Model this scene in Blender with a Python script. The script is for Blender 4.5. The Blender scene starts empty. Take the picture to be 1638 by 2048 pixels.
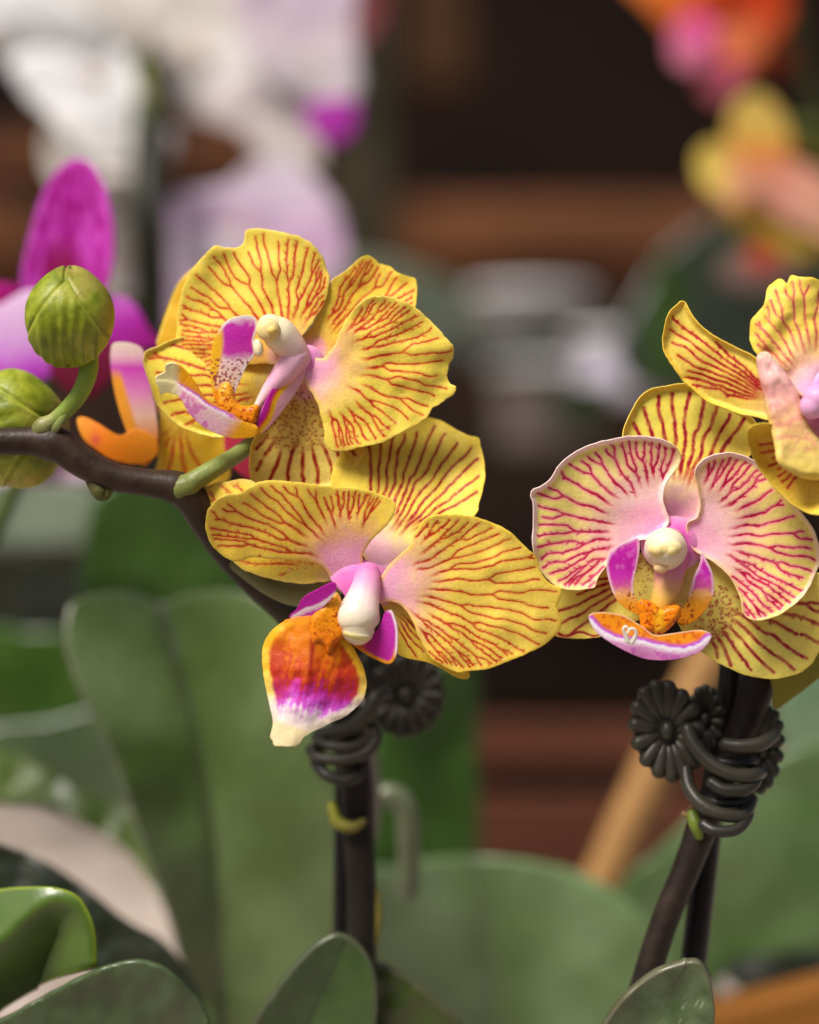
import bpy, math, random
import numpy as np
from mathutils import Vector, geometry

# ------------------------------------------------------------ camera, sky, sun, exposure
S = bpy.context.scene
COL = S.collection
PX = 0.155 / 1638          # metres per photograph pixel on the focus plane
D0 = 0.45                  # focus distance
CZ = 1.20                  # camera height
cam_d = bpy.data.cameras.new('camera'); cam = bpy.data.objects.new('camera', cam_d); COL.objects.link(cam)
cam.location = (0, 0, CZ); cam.rotation_euler = (math.radians(90), 0, 0)
cam_d.sensor_fit = 'HORIZONTAL'; cam_d.sensor_width = 24; cam_d.lens = 24 * D0 / 0.155
cam_d.clip_start = 0.02; cam_d.clip_end = 100
cam_d.dof.use_dof = True; cam_d.dof.focus_distance = 0.447; cam_d.dof.aperture_fstop = 4.2
S.camera = cam
EL, AZ = math.radians(54), math.radians(-40)     # sun height; azimuth measured from behind the camera, minus = left
w = bpy.data.worlds.new('World'); S.world = w; w.use_nodes = True
nt = w.node_tree; bg = nt.nodes['Background']
sky = nt.nodes.new('ShaderNodeTexSky'); sky.sky_type = 'NISHITA'; sky.sun_disc = False
sky.sun_elevation = EL; sky.sun_rotation = math.pi - AZ
sky.air_density = 0.6; sky.dust_density = 4.0; sky.ozone_density = 0.5
nt.links.new(sky.outputs[0], bg.inputs[0]); bg.inputs[1].default_value = 0.05
sd = bpy.data.lights.new('sun', 'SUN'); sd.energy = 2.9; sd.angle = math.radians(22); sd.color = (1.0, 0.95, 0.88)
sun = bpy.data.objects.new('sun', sd); COL.objects.link(sun)
sdir = Vector((math.sin(AZ) * math.cos(EL), -math.cos(AZ) * math.cos(EL), math.sin(EL)))
sun.rotation_euler = sdir.to_track_quat('Z', 'Y').to_euler()
S.view_settings.view_transform = 'Standard'; S.view_settings.look = 'None'
S.view_settings.exposure = 0.78; S.view_settings.gamma = 1.0; S.view_settings.use_curve_mapping = False
S.render.engine = 'CYCLES'; S.cycles.use_denoising = True
S.cycles.max_bounces = 6; S.cycles.transparent_max_bounces = 8

# ------------------------------------------------------------ maths helpers
def lin(c):
    c = np.asarray(c, float) / 255.0
    return np.where(c <= 0.04045, c / 12.92, ((c + 0.055) / 1.055) ** 2.4)
def W(px, py, d):
    k = PX / D0 * d
    return ((px - 819) * k, d, CZ - (py - 1024) * k)
def vnoise(X, Y, scale, seed=0):
    r = np.random.RandomState(seed); T = r.rand(64, 64)
    x = np.asarray(X, float) / scale + 1000.3; y = np.asarray(Y, float) / scale + 1000.7
    xi = np.floor(x).astype(int); yi = np.floor(y).astype(int); fx = x - xi; fy = y - yi
    fx = fx * fx * (3 - 2 * fx); fy = fy * fy * (3 - 2 * fy)
    a = T[xi % 64, yi % 64]; b = T[(xi + 1) % 64, yi % 64]; c = T[xi % 64, (yi + 1) % 64]; e = T[(xi + 1) % 64, (yi + 1) % 64]
    return (a * (1 - fx) + b * fx) * (1 - fy) + (c * (1 - fx) + e * fx) * fy
def fbm(X, Y, scale, seed=0, o=3):
    v = 0; a = 1; t = 0
    for i in range(o):
        v = v + a * vnoise(X, Y, scale / 2 ** i, seed + i); t += a; a *= 0.5
    return v / t
def ss(x, a, b):
    t = np.clip((np.asarray(x, float) - a) / (b - a), 0, 1); return t * t * (3 - 2 * t)
def mix(a, b, t):
    t = np.asarray(t)[..., None]; return a * (1 - t) + b * t
def grad(v, stops):
    v = np.asarray(v, float); xs = [s[0] for s in stops]; cs = np.array([lin(s[1]) for s in stops])
    return np.stack([np.interp(v, xs, cs[:, i]) for i in range(3)], -1)
def zc(ox, oy, s):
    return lambda pts: [(ox + x / s, oy + y / s) for x, y in pts]
def smooth(pts, step=4.0, closed=True):
    P = np.array(pts, float); n = len(P); out = []
    for i in range(n if closed else n - 1):
        g = (lambda j: P[j % n]) if closed else (lambda j: P[min(max(j, 0), n - 1)])
        p0, p1, p2, p3 = g(i - 1), g(i), g(i + 1), g(i + 2)
        k = max(1, int(np.linalg.norm(p2[:2] - p1[:2]) / step))
        for j in range(k):
            t = j / k
            out.append(0.5 * (2 * p1 + (p2 - p0) * t + (2 * p0 - 5 * p1 + 4 * p2 - p3) * t * t + (3 * p1 - p0 - 3 * p2 + p3) * t ** 3))
    if not closed: out.append(P[-1])
    return np.array(out)
def inside(X, Y, P):
    r = np.zeros(X.shape, bool); n = len(P)
    for i in range(n):
        x1, y1 = P[i]; x2, y2 = P[(i + 1) % n]
        if y1 == y2: continue
        c = ((y1 > Y) != (y2 > Y)) & (X < (x2 - x1) * (Y - y1) / (y2 - y1) + x1); r ^= c
    return r
def segdist(X, Y, P, closed=True):
    best = np.full(X.shape, 1e9); side = np.zeros(X.shape); n = len(P)
    for i in range(n if closed else n - 1):
        ax, ay = P[i]; bx, by = P[(i + 1) % n]; dx, dy = bx - ax, by - ay; q = dx * dx + dy * dy + 1e-9
        t = np.clip(((X - ax) * dx + (Y - ay) * dy) / q, 0, 1)
        d = np.hypot(X - ax - t * dx, Y - ay - t * dy); m = d < best
        best = np.where(m, d, best); side = np.where(m, np.sign((X - ax) * dy - (Y - ay) * dx), side)
    return best, side

# ------------------------------------------------------------ materials
def nodemat(name, rough=0.5, trans=0.0, bump=0.0, bscale=900, spec=0.4, attr=True, base=(.2, .2, .2), vary=0.12, vscale=250, coat=0.0):
    m = bpy.data.materials.new(name); m.use_nodes = True; t = m.node_tree; N = t.nodes; Lk = t.links
    b = N['Principled BSDF']; out = N['Material Output']
    b.inputs['Roughness'].default_value = rough; b.inputs['Specular IOR Level'].default_value = spec
    if coat: b.inputs['Coat Weight'].default_value = coat; b.inputs['Coat Roughness'].default_value = 0.25
    tc = N.new('ShaderNodeTexCoord')
    if attr:
        a = N.new('ShaderNodeAttribute'); a.attribute_name = 'Col'; src = a.outputs['Color']
    else:
        a = N.new('ShaderNodeRGB'); a.outputs[0].default_value = (*base, 1); src = a.outputs[0]
    no = N.new('ShaderNodeTexNoise'); no.inputs['Scale'].default_value = vscale; no.inputs['Detail'].default_value = 4
    Lk.new(tc.outputs['Object'], no.inputs['Vector'])
    mr = N.new('ShaderNodeMapRange'); mr.inputs[1].default_value = 0.3; mr.inputs[2].default_value = 0.7
    mr.inputs[3].default_value = 1 - vary; mr.inputs[4].default_value = 1 + vary
    Lk.new(no.outputs['Fac'], mr.inputs[0])
    mu = N.new('ShaderNodeVectorMath'); mu.operation = 'SCALE'
    Lk.new(src, mu.inputs[0]); Lk.new(mr.outputs[0], mu.inputs['Scale'])
    Lk.new(mu.outputs[0], b.inputs['Base Color'])
    if bump:
        n2 = N.new('ShaderNodeTexNoise'); n2.inputs['Scale'].default_value = bscale; n2.inputs['Detail'].default_value = 3
        Lk.new(tc.outputs['Object'], n2.inputs['Vector'])
        bp = N.new('ShaderNodeBump'); bp.inputs['Strength'].default_value = 1.0; bp.inputs['Distance'].default_value = bump
        Lk.new(n2.outputs['Fac'], bp.inputs['Height']); Lk.new(bp.outputs[0], b.inputs['Normal'])
    if trans:
        tr = N.new('ShaderNodeBsdfTranslucent'); Lk.new(mu.outputs[0], tr.inputs[0])
        mx = N.new('ShaderNodeMixShader'); mx.inputs[0].default_value = trans
        Lk.new(b.outputs[0], mx.inputs[1]); Lk.new(tr.outputs[0], mx.inputs[2]); Lk.new(mx.outputs[0], out.inputs[0])
    return m
M_PETAL = nodemat('petal tissue', 0.5, 0.18, 0.00008, 2400, 0.22, vary=0.07, vscale=1500)
M_COLUMN = nodemat('waxy column', 0.35, 0.15, 0.00008, 1200, 0.3, vary=0.05)
M_LEAF = nodemat('leathery leaf', 0.36, 0.06, 0.00004, 400, 0.45, vary=0.10, vscale=300, coat=0.25)
M_STEM = nodemat('stem skin', 0.45, 0.0, 0.00012, 800, 0.25, vary=0.25, vscale=300)
M_BUD = nodemat('bud skin', 0.45, 0.1, 0.00012, 1000, 0.4, vary=0.12, vscale=400)
M_CLIP = nodemat('dark green plastic', 0.38, 0, 0.00006, 600, 0.35, vary=0.12, vscale=200)
M_FARP = nodemat('soft petal tissue', 0.6, 0.15, 0, spec=0.2, vary=0.05, vscale=60)
M_PLAST = nodemat('pale plastic', 0.3, 0.2, 0, spec=0.5, vary=0.05, vscale=60)
def wood(name, c1, c2, scale=(3, 3, 60), rough=0.7, spec=0.08):
    m = bpy.data.materials.new(name); m.use_nodes = True; t = m.node_tree; N = t.nodes; Lk = t.links; b = N['Principled BSDF']
    b.inputs['Roughness'].default_value = rough; b.inputs['Specular IOR Level'].default_value = spec
    tc = N.new('ShaderNodeTexCoord'); mp = N.new('ShaderNodeMapping'); mp.inputs['Scale'].default_value = scale
    no = N.new('ShaderNodeTexNoise'); no.inputs['Scale'].default_value = 1.5; no.inputs['Detail'].default_value = 6
    cr = N.new('ShaderNodeValToRGB'); cr.color_ramp.elements[0].position = 0.35; cr.color_ramp.elements[1].position = 0.65
    cr.color_ramp.elements[0].color = (*lin(c1), 1); cr.color_ramp.elements[1].color = (*lin(c2), 1)
    Lk.new(tc.outputs['Object'], mp.inputs[0]); Lk.new(mp.outputs[0], no.inputs['Vector'])
    Lk.new(no.outputs['Fac'], cr.inputs[0]); Lk.new(cr.outputs[0], b.inputs['Base Color'])
    return m

# ------------------------------------------------------------ object helpers
WL = {}
def reg(o, loc, parent=None):
    loc = Vector(loc); COL.objects.link(o)
    if parent is not None:
        o.parent = parent; o.location = loc - WL[parent.name]
    else:
        o.location = loc
    WL[o.name] = loc; return o
def tag(o, label, cat, group=None):
    o['label'] = label; o['category'] = cat
    if group: o['group'] = group
    return o
def thing(name, label, cat, px, py, d, group=None):
    return tag(reg(bpy.data.objects.new(name, None), W(px, py, d)), label, cat, group)
def make(name, V, F, C, mat, parent=None, origin=None, thick=0.0, smoothf=True):
    V = np.asarray(V, float); o0 = np.array(origin if origin is not None else V.mean(0))
    me = bpy.data.meshes.new(name); me.from_pydata((V - o0).tolist(), [], [list(map(int, f)) for f in F]); me.update()
    if C is not None:
        at = me.color_attributes.new('Col', 'FLOAT_COLOR', 'POINT')
        buf = np.ones((len(V), 4)); buf[:, :3] = np.clip(C, 0, 1); at.data.foreach_set('color', buf.ravel())
    if smoothf: me.polygons.foreach_set('use_smooth', [True] * len(me.polygons))
    me.materials.append(mat)
    o = bpy.data.objects.new(name, me); reg(o, o0, parent)
    if thick:
        s = o.modifiers.new('thickness', 'SOLIDIFY'); s.thickness = thick; s.offset = 0
    return o

# ------------------------------------------------------------ veins
class Veins:
    def __init__(self, poly, base):
        self.P = poly; self.b = np.array(base, float)
        self.x0, self.y0 = poly.min(0) - 8; x1, y1 = poly.max(0) + 8
        self.w = int(x1 - self.x0) + 2; self.h = int(y1 - self.y0) + 2
        self.R = 2                                            # raster cells per pixel
        self.im = np.zeros((self.h * self.R, self.w * self.R)); self.halo = np.zeros_like(self.im)
        gx, gy = np.meshgrid((np.arange(self.w) + self.x0), (np.arange(self.h) + self.y0))
        d, _ = segdist(gx, gy, poly[::2]); self.ed = np.where(inside(gx, gy, poly), d, -d)
    def edge(self, x, y):
        i = int(min(max(y - self.y0, 0), self.h - 1)); j = int(min(max(x - self.x0, 0), self.w - 1)); return self.ed[i, j]
    def stamp(self, x, y, r, s=1.0):
        R = self.R; cx, cy = (x - self.x0) * R, (y - self.y0) * R; q = int((r + 6) * R) + 1
        i0, i1 = max(int(cy) - q, 0), min(int(cy) + q + 1, self.im.shape[0]); j0, j1 = max(int(cx) - q, 0), min(int(cx) + q + 1, self.im.shape[1])
        if i0 >= i1 or j0 >= j1: return
        yy, xx = np.mgrid[i0:i1, j0:j1]; d = np.hypot(xx - cx, yy - cy) / R
        np.maximum(self.im[i0:i1, j0:j1], s * (1 - ss(d, r * 0.55, r * 1.25)), out=self.im[i0:i1, j0:j1])
        np.maximum(self.halo[i0:i1, j0:j1], s * (1 - ss(d, 0, r + 6)), out=self.halo[i0:i1, j0:j1])
    def hit(self, ang):
        dx, dy = math.cos(ang), math.sin(ang); last = 10; l = 0
        for l in range(4, 600, 3):
            if self.edge(self.b[0] + dx * l, self.b[1] + dy * l) > 0: last = l
            elif l - last > 60 and last > 30: break
        return last
    def path(self, pts, w0, w1, gap, s=1.0, fade=0.0, brk=0.0, rnd=None):
        pts = np.array(pts); n = len(pts); out = []
        for i, (x, y) in enumerate(pts):
            t = i / max(1, n - 1)
            if self.edge(x, y) < gap: 
                if t > 0.3: break
                continue
            k = s * min(1, (t + 0.02) / fade) if fade > 0 else s
            if brk and vnoise(x, y, 7, 77) < brk: k *= 0.25
            self.stamp(x, y, w0 * (1 - t) + w1 * t, k); out.append((x, y))
        return out
    def grow(self, axis, spread, n, branch=1.0, t0=0.3, w0=2.0, w1=1.0, gap=9, seed=1, fan=0.55, brk=0.0, stretch=1.0, lateral=1.0):
        # veins run outwards side by side; wherever two neighbours have drifted apart a vein forks, so the blade stays evenly filled
        rnd = random.Random(seed); A = math.radians(axis); Sp = math.radians(spread); L = max(self.hit(A + f * Sp) for f in (-.8, -.4, 0, .4, .8))
        bend = .10 + .12 * (1 - fan)
        def pt(th, r):
            f = (th - A) / Sp; th2 = A + (th - A) * (1 - bend + 1.1 * bend * min(1.3, r / L)); x = self.b[0] + math.cos(th2) * r; y = self.b[1] + math.sin(th2) * r
            return x + (vnoise(x, y, 30, seed + 5) - .5) * 9 + (vnoise(x, y, 9, seed + 8) - .5) * 1.8, y + (vnoise(x, y, 30, seed + 6) - .5) * 9 + (vnoise(x, y, 9, seed + 9) - .5) * 1.8
        def run(a, b, th, r, w, lev):
            mid = (a + b) / 2 + (rnd.uniform(-.12, .12) * (b - a) if lev else 0); f = abs((mid - A) / Sp); lat = min(1, max(0, (f - .25) * 1.7)) * lateral
            S = (28 - 16 * min(1, lat)) / max(.25, min(1.2, branch)) * rnd.uniform(.8, 1.25)
            if branch < .06: S = 1e9
            r0 = r; prev = None; k = 0; end = rnd.uniform(0, 6) if lat > .3 else rnd.uniform(0, 16)
            nxt = rnd.uniform(7, 14)
            while r < 900:
                u = min(1, (r - r0) / 22); u = u * u * (3 - 2 * u); t = th + (mid - th) * u; x, y = pt(t, r); e = self.edge(x, y)
                if e > gap + end + 2: k = 1
                if e < gap + end and (k or r > r0 + 90): break
                s = 1.0 if lev else min(1, (r - r0 + 2) / 26)
                if brk and vnoise(x, y, 7, 77) < brk: s *= .3
                ww = max(w1, w * (1 - .45 * min(1, (r - r0) / 110)))
                if e > gap * .6: self.stamp(x, y, ww * (.8 + .6 * vnoise(x, y, 6, seed + 12)), s)
                if (b - a) * r > S and r - r0 > 16 and lev < 4:
                    run(a, mid, t, r, ww * .9, lev + 1); run(mid, b, t, r, ww * .9, lev + 1); return
                if lat > .25 and branch > .3 and r - r0 > nxt and e > gap + 3:
                    nxt += rnd.uniform(9, 20); sd_ = rnd.choice((-1, 1)); h = math.atan2(y - self.b[1], x - self.b[0]) + sd_ * rnd.uniform(.5, .85); px_, py_ = x, y
                    for q in range(int(rnd.uniform(4, 10))):
                        px_ += math.cos(h); py_ += math.sin(h); h -= sd_ * .04
                        if self.edge(px_, py_) > gap: self.stamp(px_, py_, w1 * .8, .85)
                r += 1.0
        for i in range(n):
            a = A + (-1 + 2 * i / n) * Sp; b = A + (-1 + 2 * (i + 1) / n) * Sp; th = (a + b) / 2 + rnd.uniform(-.1, .1) * (b - a)
            run(a, b, th, (t0 + rnd.uniform(-.05, .07)) * L, w0, 0)
    def dots(self, cx, cy, rx, ry, n, r=1.6, seed=3, s=.9, gap=6):
        rnd = random.Random(seed)
        for _ in range(n):
            a = rnd.uniform(0, 6.283); q = math.sqrt(rnd.random()); x = cx + rx * q * math.cos(a); y = cy + ry * q * math.sin(a)
            if self.edge(x, y) > gap: self.stamp(x, y, r * rnd.uniform(.9, 1.7), s * rnd.uniform(.75, 1))
    def sample(self, im, X, Y):
        x = np.clip((X - self.x0) * self.R, 0, im.shape[1] - 1.01); y = np.clip((Y - self.y0) * self.R, 0, im.shape[0] - 1.01)
        i = y.astype(int); j = x.astype(int); fy = y - i; fx = x - j
        return (im[i, j] * (1 - fx) + im[i, j + 1] * fx) * (1 - fy) + (im[i + 1, j] * (1 - fx) + im[i + 1, j + 1] * fx) * fy

# ------------------------------------------------------------ blades (petals, sepals, leaves): outline, depth and colour functions of place
class Ctx: pass
def blade(name, outline, base, d, depth, colour, parent, mat=None, spacing=1.8, thick=0.0002, veins=None, jag=0.0, seed=0, step=4.0, groove=0.3, label=None):
    P = smooth(outline, step)
    if jag:
        c = P.mean(0); n = (P - c) / (np.linalg.norm(P - c, axis=1)[:, None] + 1e-6)
        k = np.arange(len(P)) * step
        P = P + n * (jag * 2 * (vnoise(k, k * 0 + 3, 16, seed) - .5) + 1.5 * jag * (vnoise(k, k * 0 + 9, 7, seed + 1) - .5))[:, None]
    x0, y0 = P.min(0); x1, y1 = P.max(0)
    xs = np.arange(x0, x1, spacing); ys = np.arange(y0, y1, spacing * 0.87)
    gx, gy = np.meshgrid(xs, ys); gx = gx + (np.arange(len(ys)) % 2)[:, None] * spacing / 2
    gx = gx.ravel(); gy = gy.ravel(); m = inside(gx, gy, P); gx, gy = gx[m], gy[m]
    e, _ = segdist(gx, gy, P); m = e > spacing * 0.45; gx, gy = gx[m], gy[m]
    n = len(P); pts = [Vector((float(a), float(b))) for a, b in P] + [Vector((float(a), float(b))) for a, b in zip(gx, gy)]
    vo, _, fo, *_ = geometry.delaunay_2d_cdt(pts, [(i, (i + 1) % n) for i in range(n)], [], 1, 1e-5)
    V2 = np.array([(v[0], v[1]) for v in vo]); X, Y = V2[:, 0], V2[:, 1]
    c = Ctx(); c.X, c.Y = X, Y; c.b = base; c.e, _ = segdist(X, Y, P); c.P = P
    c.r = np.hypot(X - base[0], Y - base[1]); c.L = c.r.max(); c.t = c.r / c.L
    c.v = c.h = np.zeros(len(X))
    if veins:
        vn = Veins(P, base); veins(vn); c.v = vn.sample(vn.im, X, Y); c.h = vn.sample(vn.halo, X, Y)
    z = depth(c) + groove * c.v + groove * .8 * c.h
    dd = d + z * PX; k = PX / D0 * dd
    V = np.stack([(X - 819) * k, dd, CZ - (Y - 1024) * k], -1)
    F = [tuple(reversed(f)) for f in fo]
    o = make(name, V, F, colour(c), mat or M_PETAL, parent, W(base[0], base[1], d), thick)
    if label: o['label'] = label
    return o
def form(z0=0, gx=0, gy=0, cup=0, axis=0, cross=0, rip=0, rw=60, seed=0, roll=0, rollw=12, vein_relief=0):
    ca, sa = math.cos(math.radians(axis)), math.sin(math.radians(axis))
    def f(c):
        dx, dy = c.X - c.b[0], c.Y - c.b[1]; w_ = (-dx * sa + dy * ca) / c.L
        z = z0 + gx * dx + gy * dy + cup * c.t ** 2 * c.L + cross * w_ ** 2 * c.L
        if rip: z = z + 1.5 * rip * (fbm(c.X, c.Y, rw, seed, 2) - .5) * 2 * (0.3 + c.t)
        if roll: z = z + roll * np.clip(1 - c.e / rollw, 0, 1) ** 2
        return z
    return f
def fold(line, left=0.4, right=0.4, z0=0, gx=0, gy=0, ref=(0, 0), rip=0, rw=90, seed=0, curl=0, soft=14, bow=0):
    Lp = smooth(line, 12, closed=False)
    def f(c):
        dd, sd_ = segdist(c.X, c.Y, Lp, closed=False); c.sd = dd * sd_; q = np.sqrt(dd * dd + soft * soft) - soft
        z = z0 + gx * (c.X - ref[0]) + gy * (c.Y - ref[1]) - np.where(sd_ > 0, left, right) * q + curl * (dd / 100) ** 2 + bow * ((c.Y - ref[1]) / 100) ** 2
        if rip: z = z + rip * (fbm(c.X, c.Y, rw, seed, 2) - .5) * 2
        return z
    return f

# ------------------------------------------------------------ tubes, pods and balls
def tube_geo(pts, d, ns=18, col=None, step=3.0, caps=True, flat=1.0):
    P = smooth([(p[0], p[1], p[2], p[3]) for p in pts], step, closed=False)
    C = np.array([W(p[0], p[1], d + p[2] * PX) for p in P]); R = P[:, 3] * PX / D0 * d
    U = np.linspace(0, 1, len(P))
    if caps:
        t0 = C[0] - C[1]; t0 /= np.linalg.norm(t0) + 1e-9; t1 = C[-1] - C[-2]; t1 /= np.linalg.norm(t1) + 1e-9
        qs = [0.3, 0.6, 0.85, 0.97, 1.0]
        A = [C[0] + t0 * R[0] * q for q in reversed(qs)]; B = [C[-1] + t1 * R[-1] * q for q in qs]
        ra = [R[0] * math.sqrt(max(1 - q * q, 0.0004)) for q in reversed(qs)]; rb = [R[-1] * math.sqrt(max(1 - q * q, 0.0004)) for q in qs]
        C = np.array(A + list(C) + B); R = np.array(ra + list(R) + rb); U = np.array([0] * 5 + list(U) + [1] * 5)
    n = len(C); T = np.gradient(C, axis=0); T /= np.linalg.norm(T, axis=1)[:, None] + 1e-12
    ref = np.array([0, 1, 0.02]); V = []; cc = []
    a = np.linspace(0, 2 * math.pi, ns, endpoint=False)
    for i in range(n):
        s = np.cross(T[i], ref); s /= np.linalg.norm(s) + 1e-9; u = np.cross(s, T[i])
        ring = C[i] + R[i] * (np.cos(a)[:, None] * s + np.sin(a)[:, None] * u * flat); V.append(ring)
        if col is not None: cc.append(col(np.full(ns, U[i]), a))
    V = np.concatenate(V); F = []
    for i in range(n - 1):
        for j in range(ns):
            k = (j + 1) % ns; F.append((i * ns + j, i * ns + k, (i + 1) * ns + k, (i + 1) * ns + j))
    F.append(tuple(range(ns))[::-1]); F.append(tuple((n - 1) * ns + j for j in range(ns)))
    return V, F, np.concatenate(cc) if col is not None else np.full((len(V), 3), .1)
def ball_geo(px, py, dz, d, rx, ry, rz, rot=0, shape=None, col=None, nu=48, nv=32):
    th = np.linspace(0.02, math.pi - 0.02, nv); ph = np.linspace(0, 2 * math.pi, nu, endpoint=False)
    T, Pp = np.meshgrid(th, ph, indexing='ij'); x = np.sin(T) * np.cos(Pp); y = np.sin(T) * np.sin(Pp); z = np.cos(T)
    x, y, z = x.ravel(), y.ravel(), z.ravel()           # poles along image up; y towards the viewer is negative
    r = shape(x, y, z) if shape else 1.0
    X, Y, Z = x * rx * r, y * rz * r, z * ry * r
    ca, sa = math.cos(math.radians(rot)), math.sin(math.radians(rot)); X, Z = X * ca - Z * sa, X * sa + Z * ca
    k = PX / D0 * (d + dz * PX); o = W(px, py, d + dz * PX)
    V = np.stack([o[0] + X * k, o[1] + Y * k, o[2] + Z * k], -1); F = []
    for i in range(nv - 1):
        for j in range(nu):
            q = (j + 1) % nu; F.append((i * nu + j, (i + 1) * nu + j, (i + 1) * nu + q, i * nu + q))
    F.append(tuple(range(nu))); F.append(tuple((nv - 1) * nu + j for j in range(nu))[::-1])
    C = col(x, y, z) if col else np.full((len(V), 3), .1)
    return V, F, C
def join(gs):
    V = []; F = []; C = []; n = 0
    for v, f, c in gs:
        V.append(v); C.append(c); F += [tuple(i + n for i in q) for q in f]; n += len(v)
    return np.concatenate(V), F, np.concatenate(C)
def put(name, gs, mat, parent=None, origin=None, label=None):
    V, F, C = join(gs if isinstance(gs, list) else [gs])
    o = make(name, V, F, C, mat, parent, origin)
    if label: o['label'] = label
    return o
def flatc(rgb, var=0.0, seed=0):
    c = lin(rgb)
    return lambda u, a, *_: np.tile(c, (len(u), 1))

# ------------------------------------------------------------ painting of the yellow orchids
YEL = (232, 210, 82); YEL_P = (228, 212, 120)
def paint(base=(248, 164, 200), mid=(238, 190, 120), yel=YEL, rim=(236, 208, 90), vein=(186, 40, 22), halo=(230, 140, 44),
          m0=.12, m1=.32, m2=.55, rimw=7, vs=1.0, hs=.62, seed=0, extra=None, tint=None):
    def f(c):
        n = fbm(c.X, c.Y, 26, seed, 3) - .5; t = c.t * 1.15 + n * .16
        col = grad(t, [(m0, base), (m1, mid), (m2, yel), (1, yel)])
        col = col * (1 + n[:, None] * .22)
        if tint is not None: col = tint(c, col)
        e = c.e + (vnoise(c.X, c.Y, 12, seed + 3) - .5) * 4
        col = mix(col, lin(rim) * np.ones(3), (1 - ss(e, rimw * .4, rimw * 1.4)) * .6)
        col = mix(col, lin(halo), c.h * hs * ss(c.t, m0, m2))
        k = .72 + .5 * (vnoise(c.X, c.Y, 11, seed + 7))
        col = mix(col, lin(vein), np.clip(c.v * vs * k, 0, 1)); col = mix(col, lin(vein) * .6, ss(c.v * k, .85, 1.15) * .28)
        sp = ss(vnoise(c.X, c.Y, 2.6, seed + 11), .78, .95) * .16
        col = mix(col, np.array([1, .95, .75]), sp)
        if extra: col = extra(c, col)
        return col * (1.10 + (np.random.RandomState(seed).rand(len(c.X)) - .5) * .10)[:, None]
    return f
def seglobe(stops, axis_pt, ang, extra=None, rim=None, rimw=4, seed=0):
    ca, sa = math.cos(math.radians(ang)), math.sin(math.radians(ang))
    def f(c):
        u = (c.X - axis_pt[0]) * ca + (c.Y - axis_pt[1]) * sa + (fbm(c.X, c.Y, 9, seed, 3) - .5) * 12
        col = grad(u, stops)
        if extra: col = extra(c, col)
        if rim: col = mix(col, lin(rim), 1 - ss(c.e + (vnoise(c.X, c.Y, 6, seed) - .5) * 2, rimw * .5, rimw * 1.5))
        return col
    return f
def speck(col, c, rgb, thr=.72, sc=3.4, seed=5, mask=1.0, amt=.85):
    return mix(col, lin(rgb), ss(vnoise(c.X, c.Y, sc, seed), thr, thr + .1) * amt * mask)

def leafcol(a, b, line=None, seed=0, lw=8, lc=(60, 74, 36), edge=None, sc=150, amt=.8):
    Lp = smooth(line, 12, closed=False) if line else None
    def f(c):
        col = grad(fbm(c.X, c.Y, sc, seed, 2), [(.25, a), (.75, b)])
        if Lp is not None:
            d_, _ = segdist(c.X, c.Y, Lp, closed=False); col = mix(col, lin(lc), np.exp(-(d_ / lw) ** 2) * amt)
        if edge: col = mix(col, lin(edge), 1 - ss(c.e, 2, 7))
        return col
    return f
def throat(parent, cx, cy, rx, ry, d, z, rgb=(226, 120, 190), label=None, shape=None):
    pts = [(cx + rx * math.cos(a), cy + ry * math.sin(a)) for a in np.linspace(0, 2 * math.pi, 14)[:-1]]
    if shape: pts = shape
    o = blade('flower', pts, (cx, cy), d, form(z0=z - 8, cup=.42), lambda c: grad(c.t + (fbm(c.X, c.Y, 14, 3) - .5) * .4, [(0, rgb), (.45, rgb), (1, (240, 176, 206))]), parent, M_COLUMN, 2.5, .0008)
    if label: o['label'] = label
    return o

# ============================================================ SETTING
def box(name, x0, x1, z0, z1, y0, y1, mat, parent=None, bev=.004):
    V = [(x, y, z) for x in (x0, x1) for y in (y0, y1) for z in (z0, z1)]
    F = [(0, 1, 3, 2), (4, 6, 7, 5), (0, 4, 5, 1), (2, 3, 7, 6), (0, 2, 6, 4), (1, 5, 7, 3)]
    o = make(name, V, F, None, mat, parent, smoothf=False)
    b = o.modifiers.new('bevel', 'BEVEL'); b.width = bev; b.segments = 2
    return o
def boxpx(name, px0, px1, py0, py1, d, th, mat, parent=None, bev=.003):
    a = W(px0, py1, d); b = W(px1, py0, d); return box(name, a[0], b[0], a[2], b[2], d, d + th, mat, parent, bev)
W_DARK = wood('shade dark wood', (4, 2, 1), (34, 20, 14), (1.0, 1.6, 1.6))  # dark brown wood, darkened further to carry the background's shade
W_BROWN = wood('brown timber', (44, 26, 17), (112, 72, 46), (4, 3, 12))
W_RED = wood('reddish timber', (68, 40, 28), (108, 66, 48), (2, 3, 30))
W_TAN = wood('tan board', (100, 62, 24), (140, 90, 40))
W_BAMB = wood('bamboo', (178, 124, 66), (206, 152, 88), (8, 8, 8))
def structure(o): o['kind'] = 'structure'; return o
GRAV = wood('pale gravel path', (104, 92, 80), (204, 188, 176), (22, 9, 9), .9)
structure(box('ground', -4, 4, CZ - .34, CZ - .30, 0, 9, GRAV))
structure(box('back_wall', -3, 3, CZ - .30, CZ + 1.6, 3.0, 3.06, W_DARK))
DKG = wood('shade dark panel', (16, 10, 8), (52, 38, 30), (5, 5, 5))  # background shade put into the panel's brown
shelf = thing('wooden_rack', 'brown timber rack with stacked rails standing in the dark behind the flowers', 'rack', 820, 1400, 1.35)
boxpx('shelf_board', -400, 2100, 400, 520, 1.7, .3, W_BROWN, shelf)
boxpx('rail', -400, 560, 255, 340, 1.72, .03, W_BROWN, shelf)
boxpx('post', 825, 935, -300, 170, 1.9, .04, wood('worn post', (50, 34, 20), (84, 56, 32)), shelf)
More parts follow.
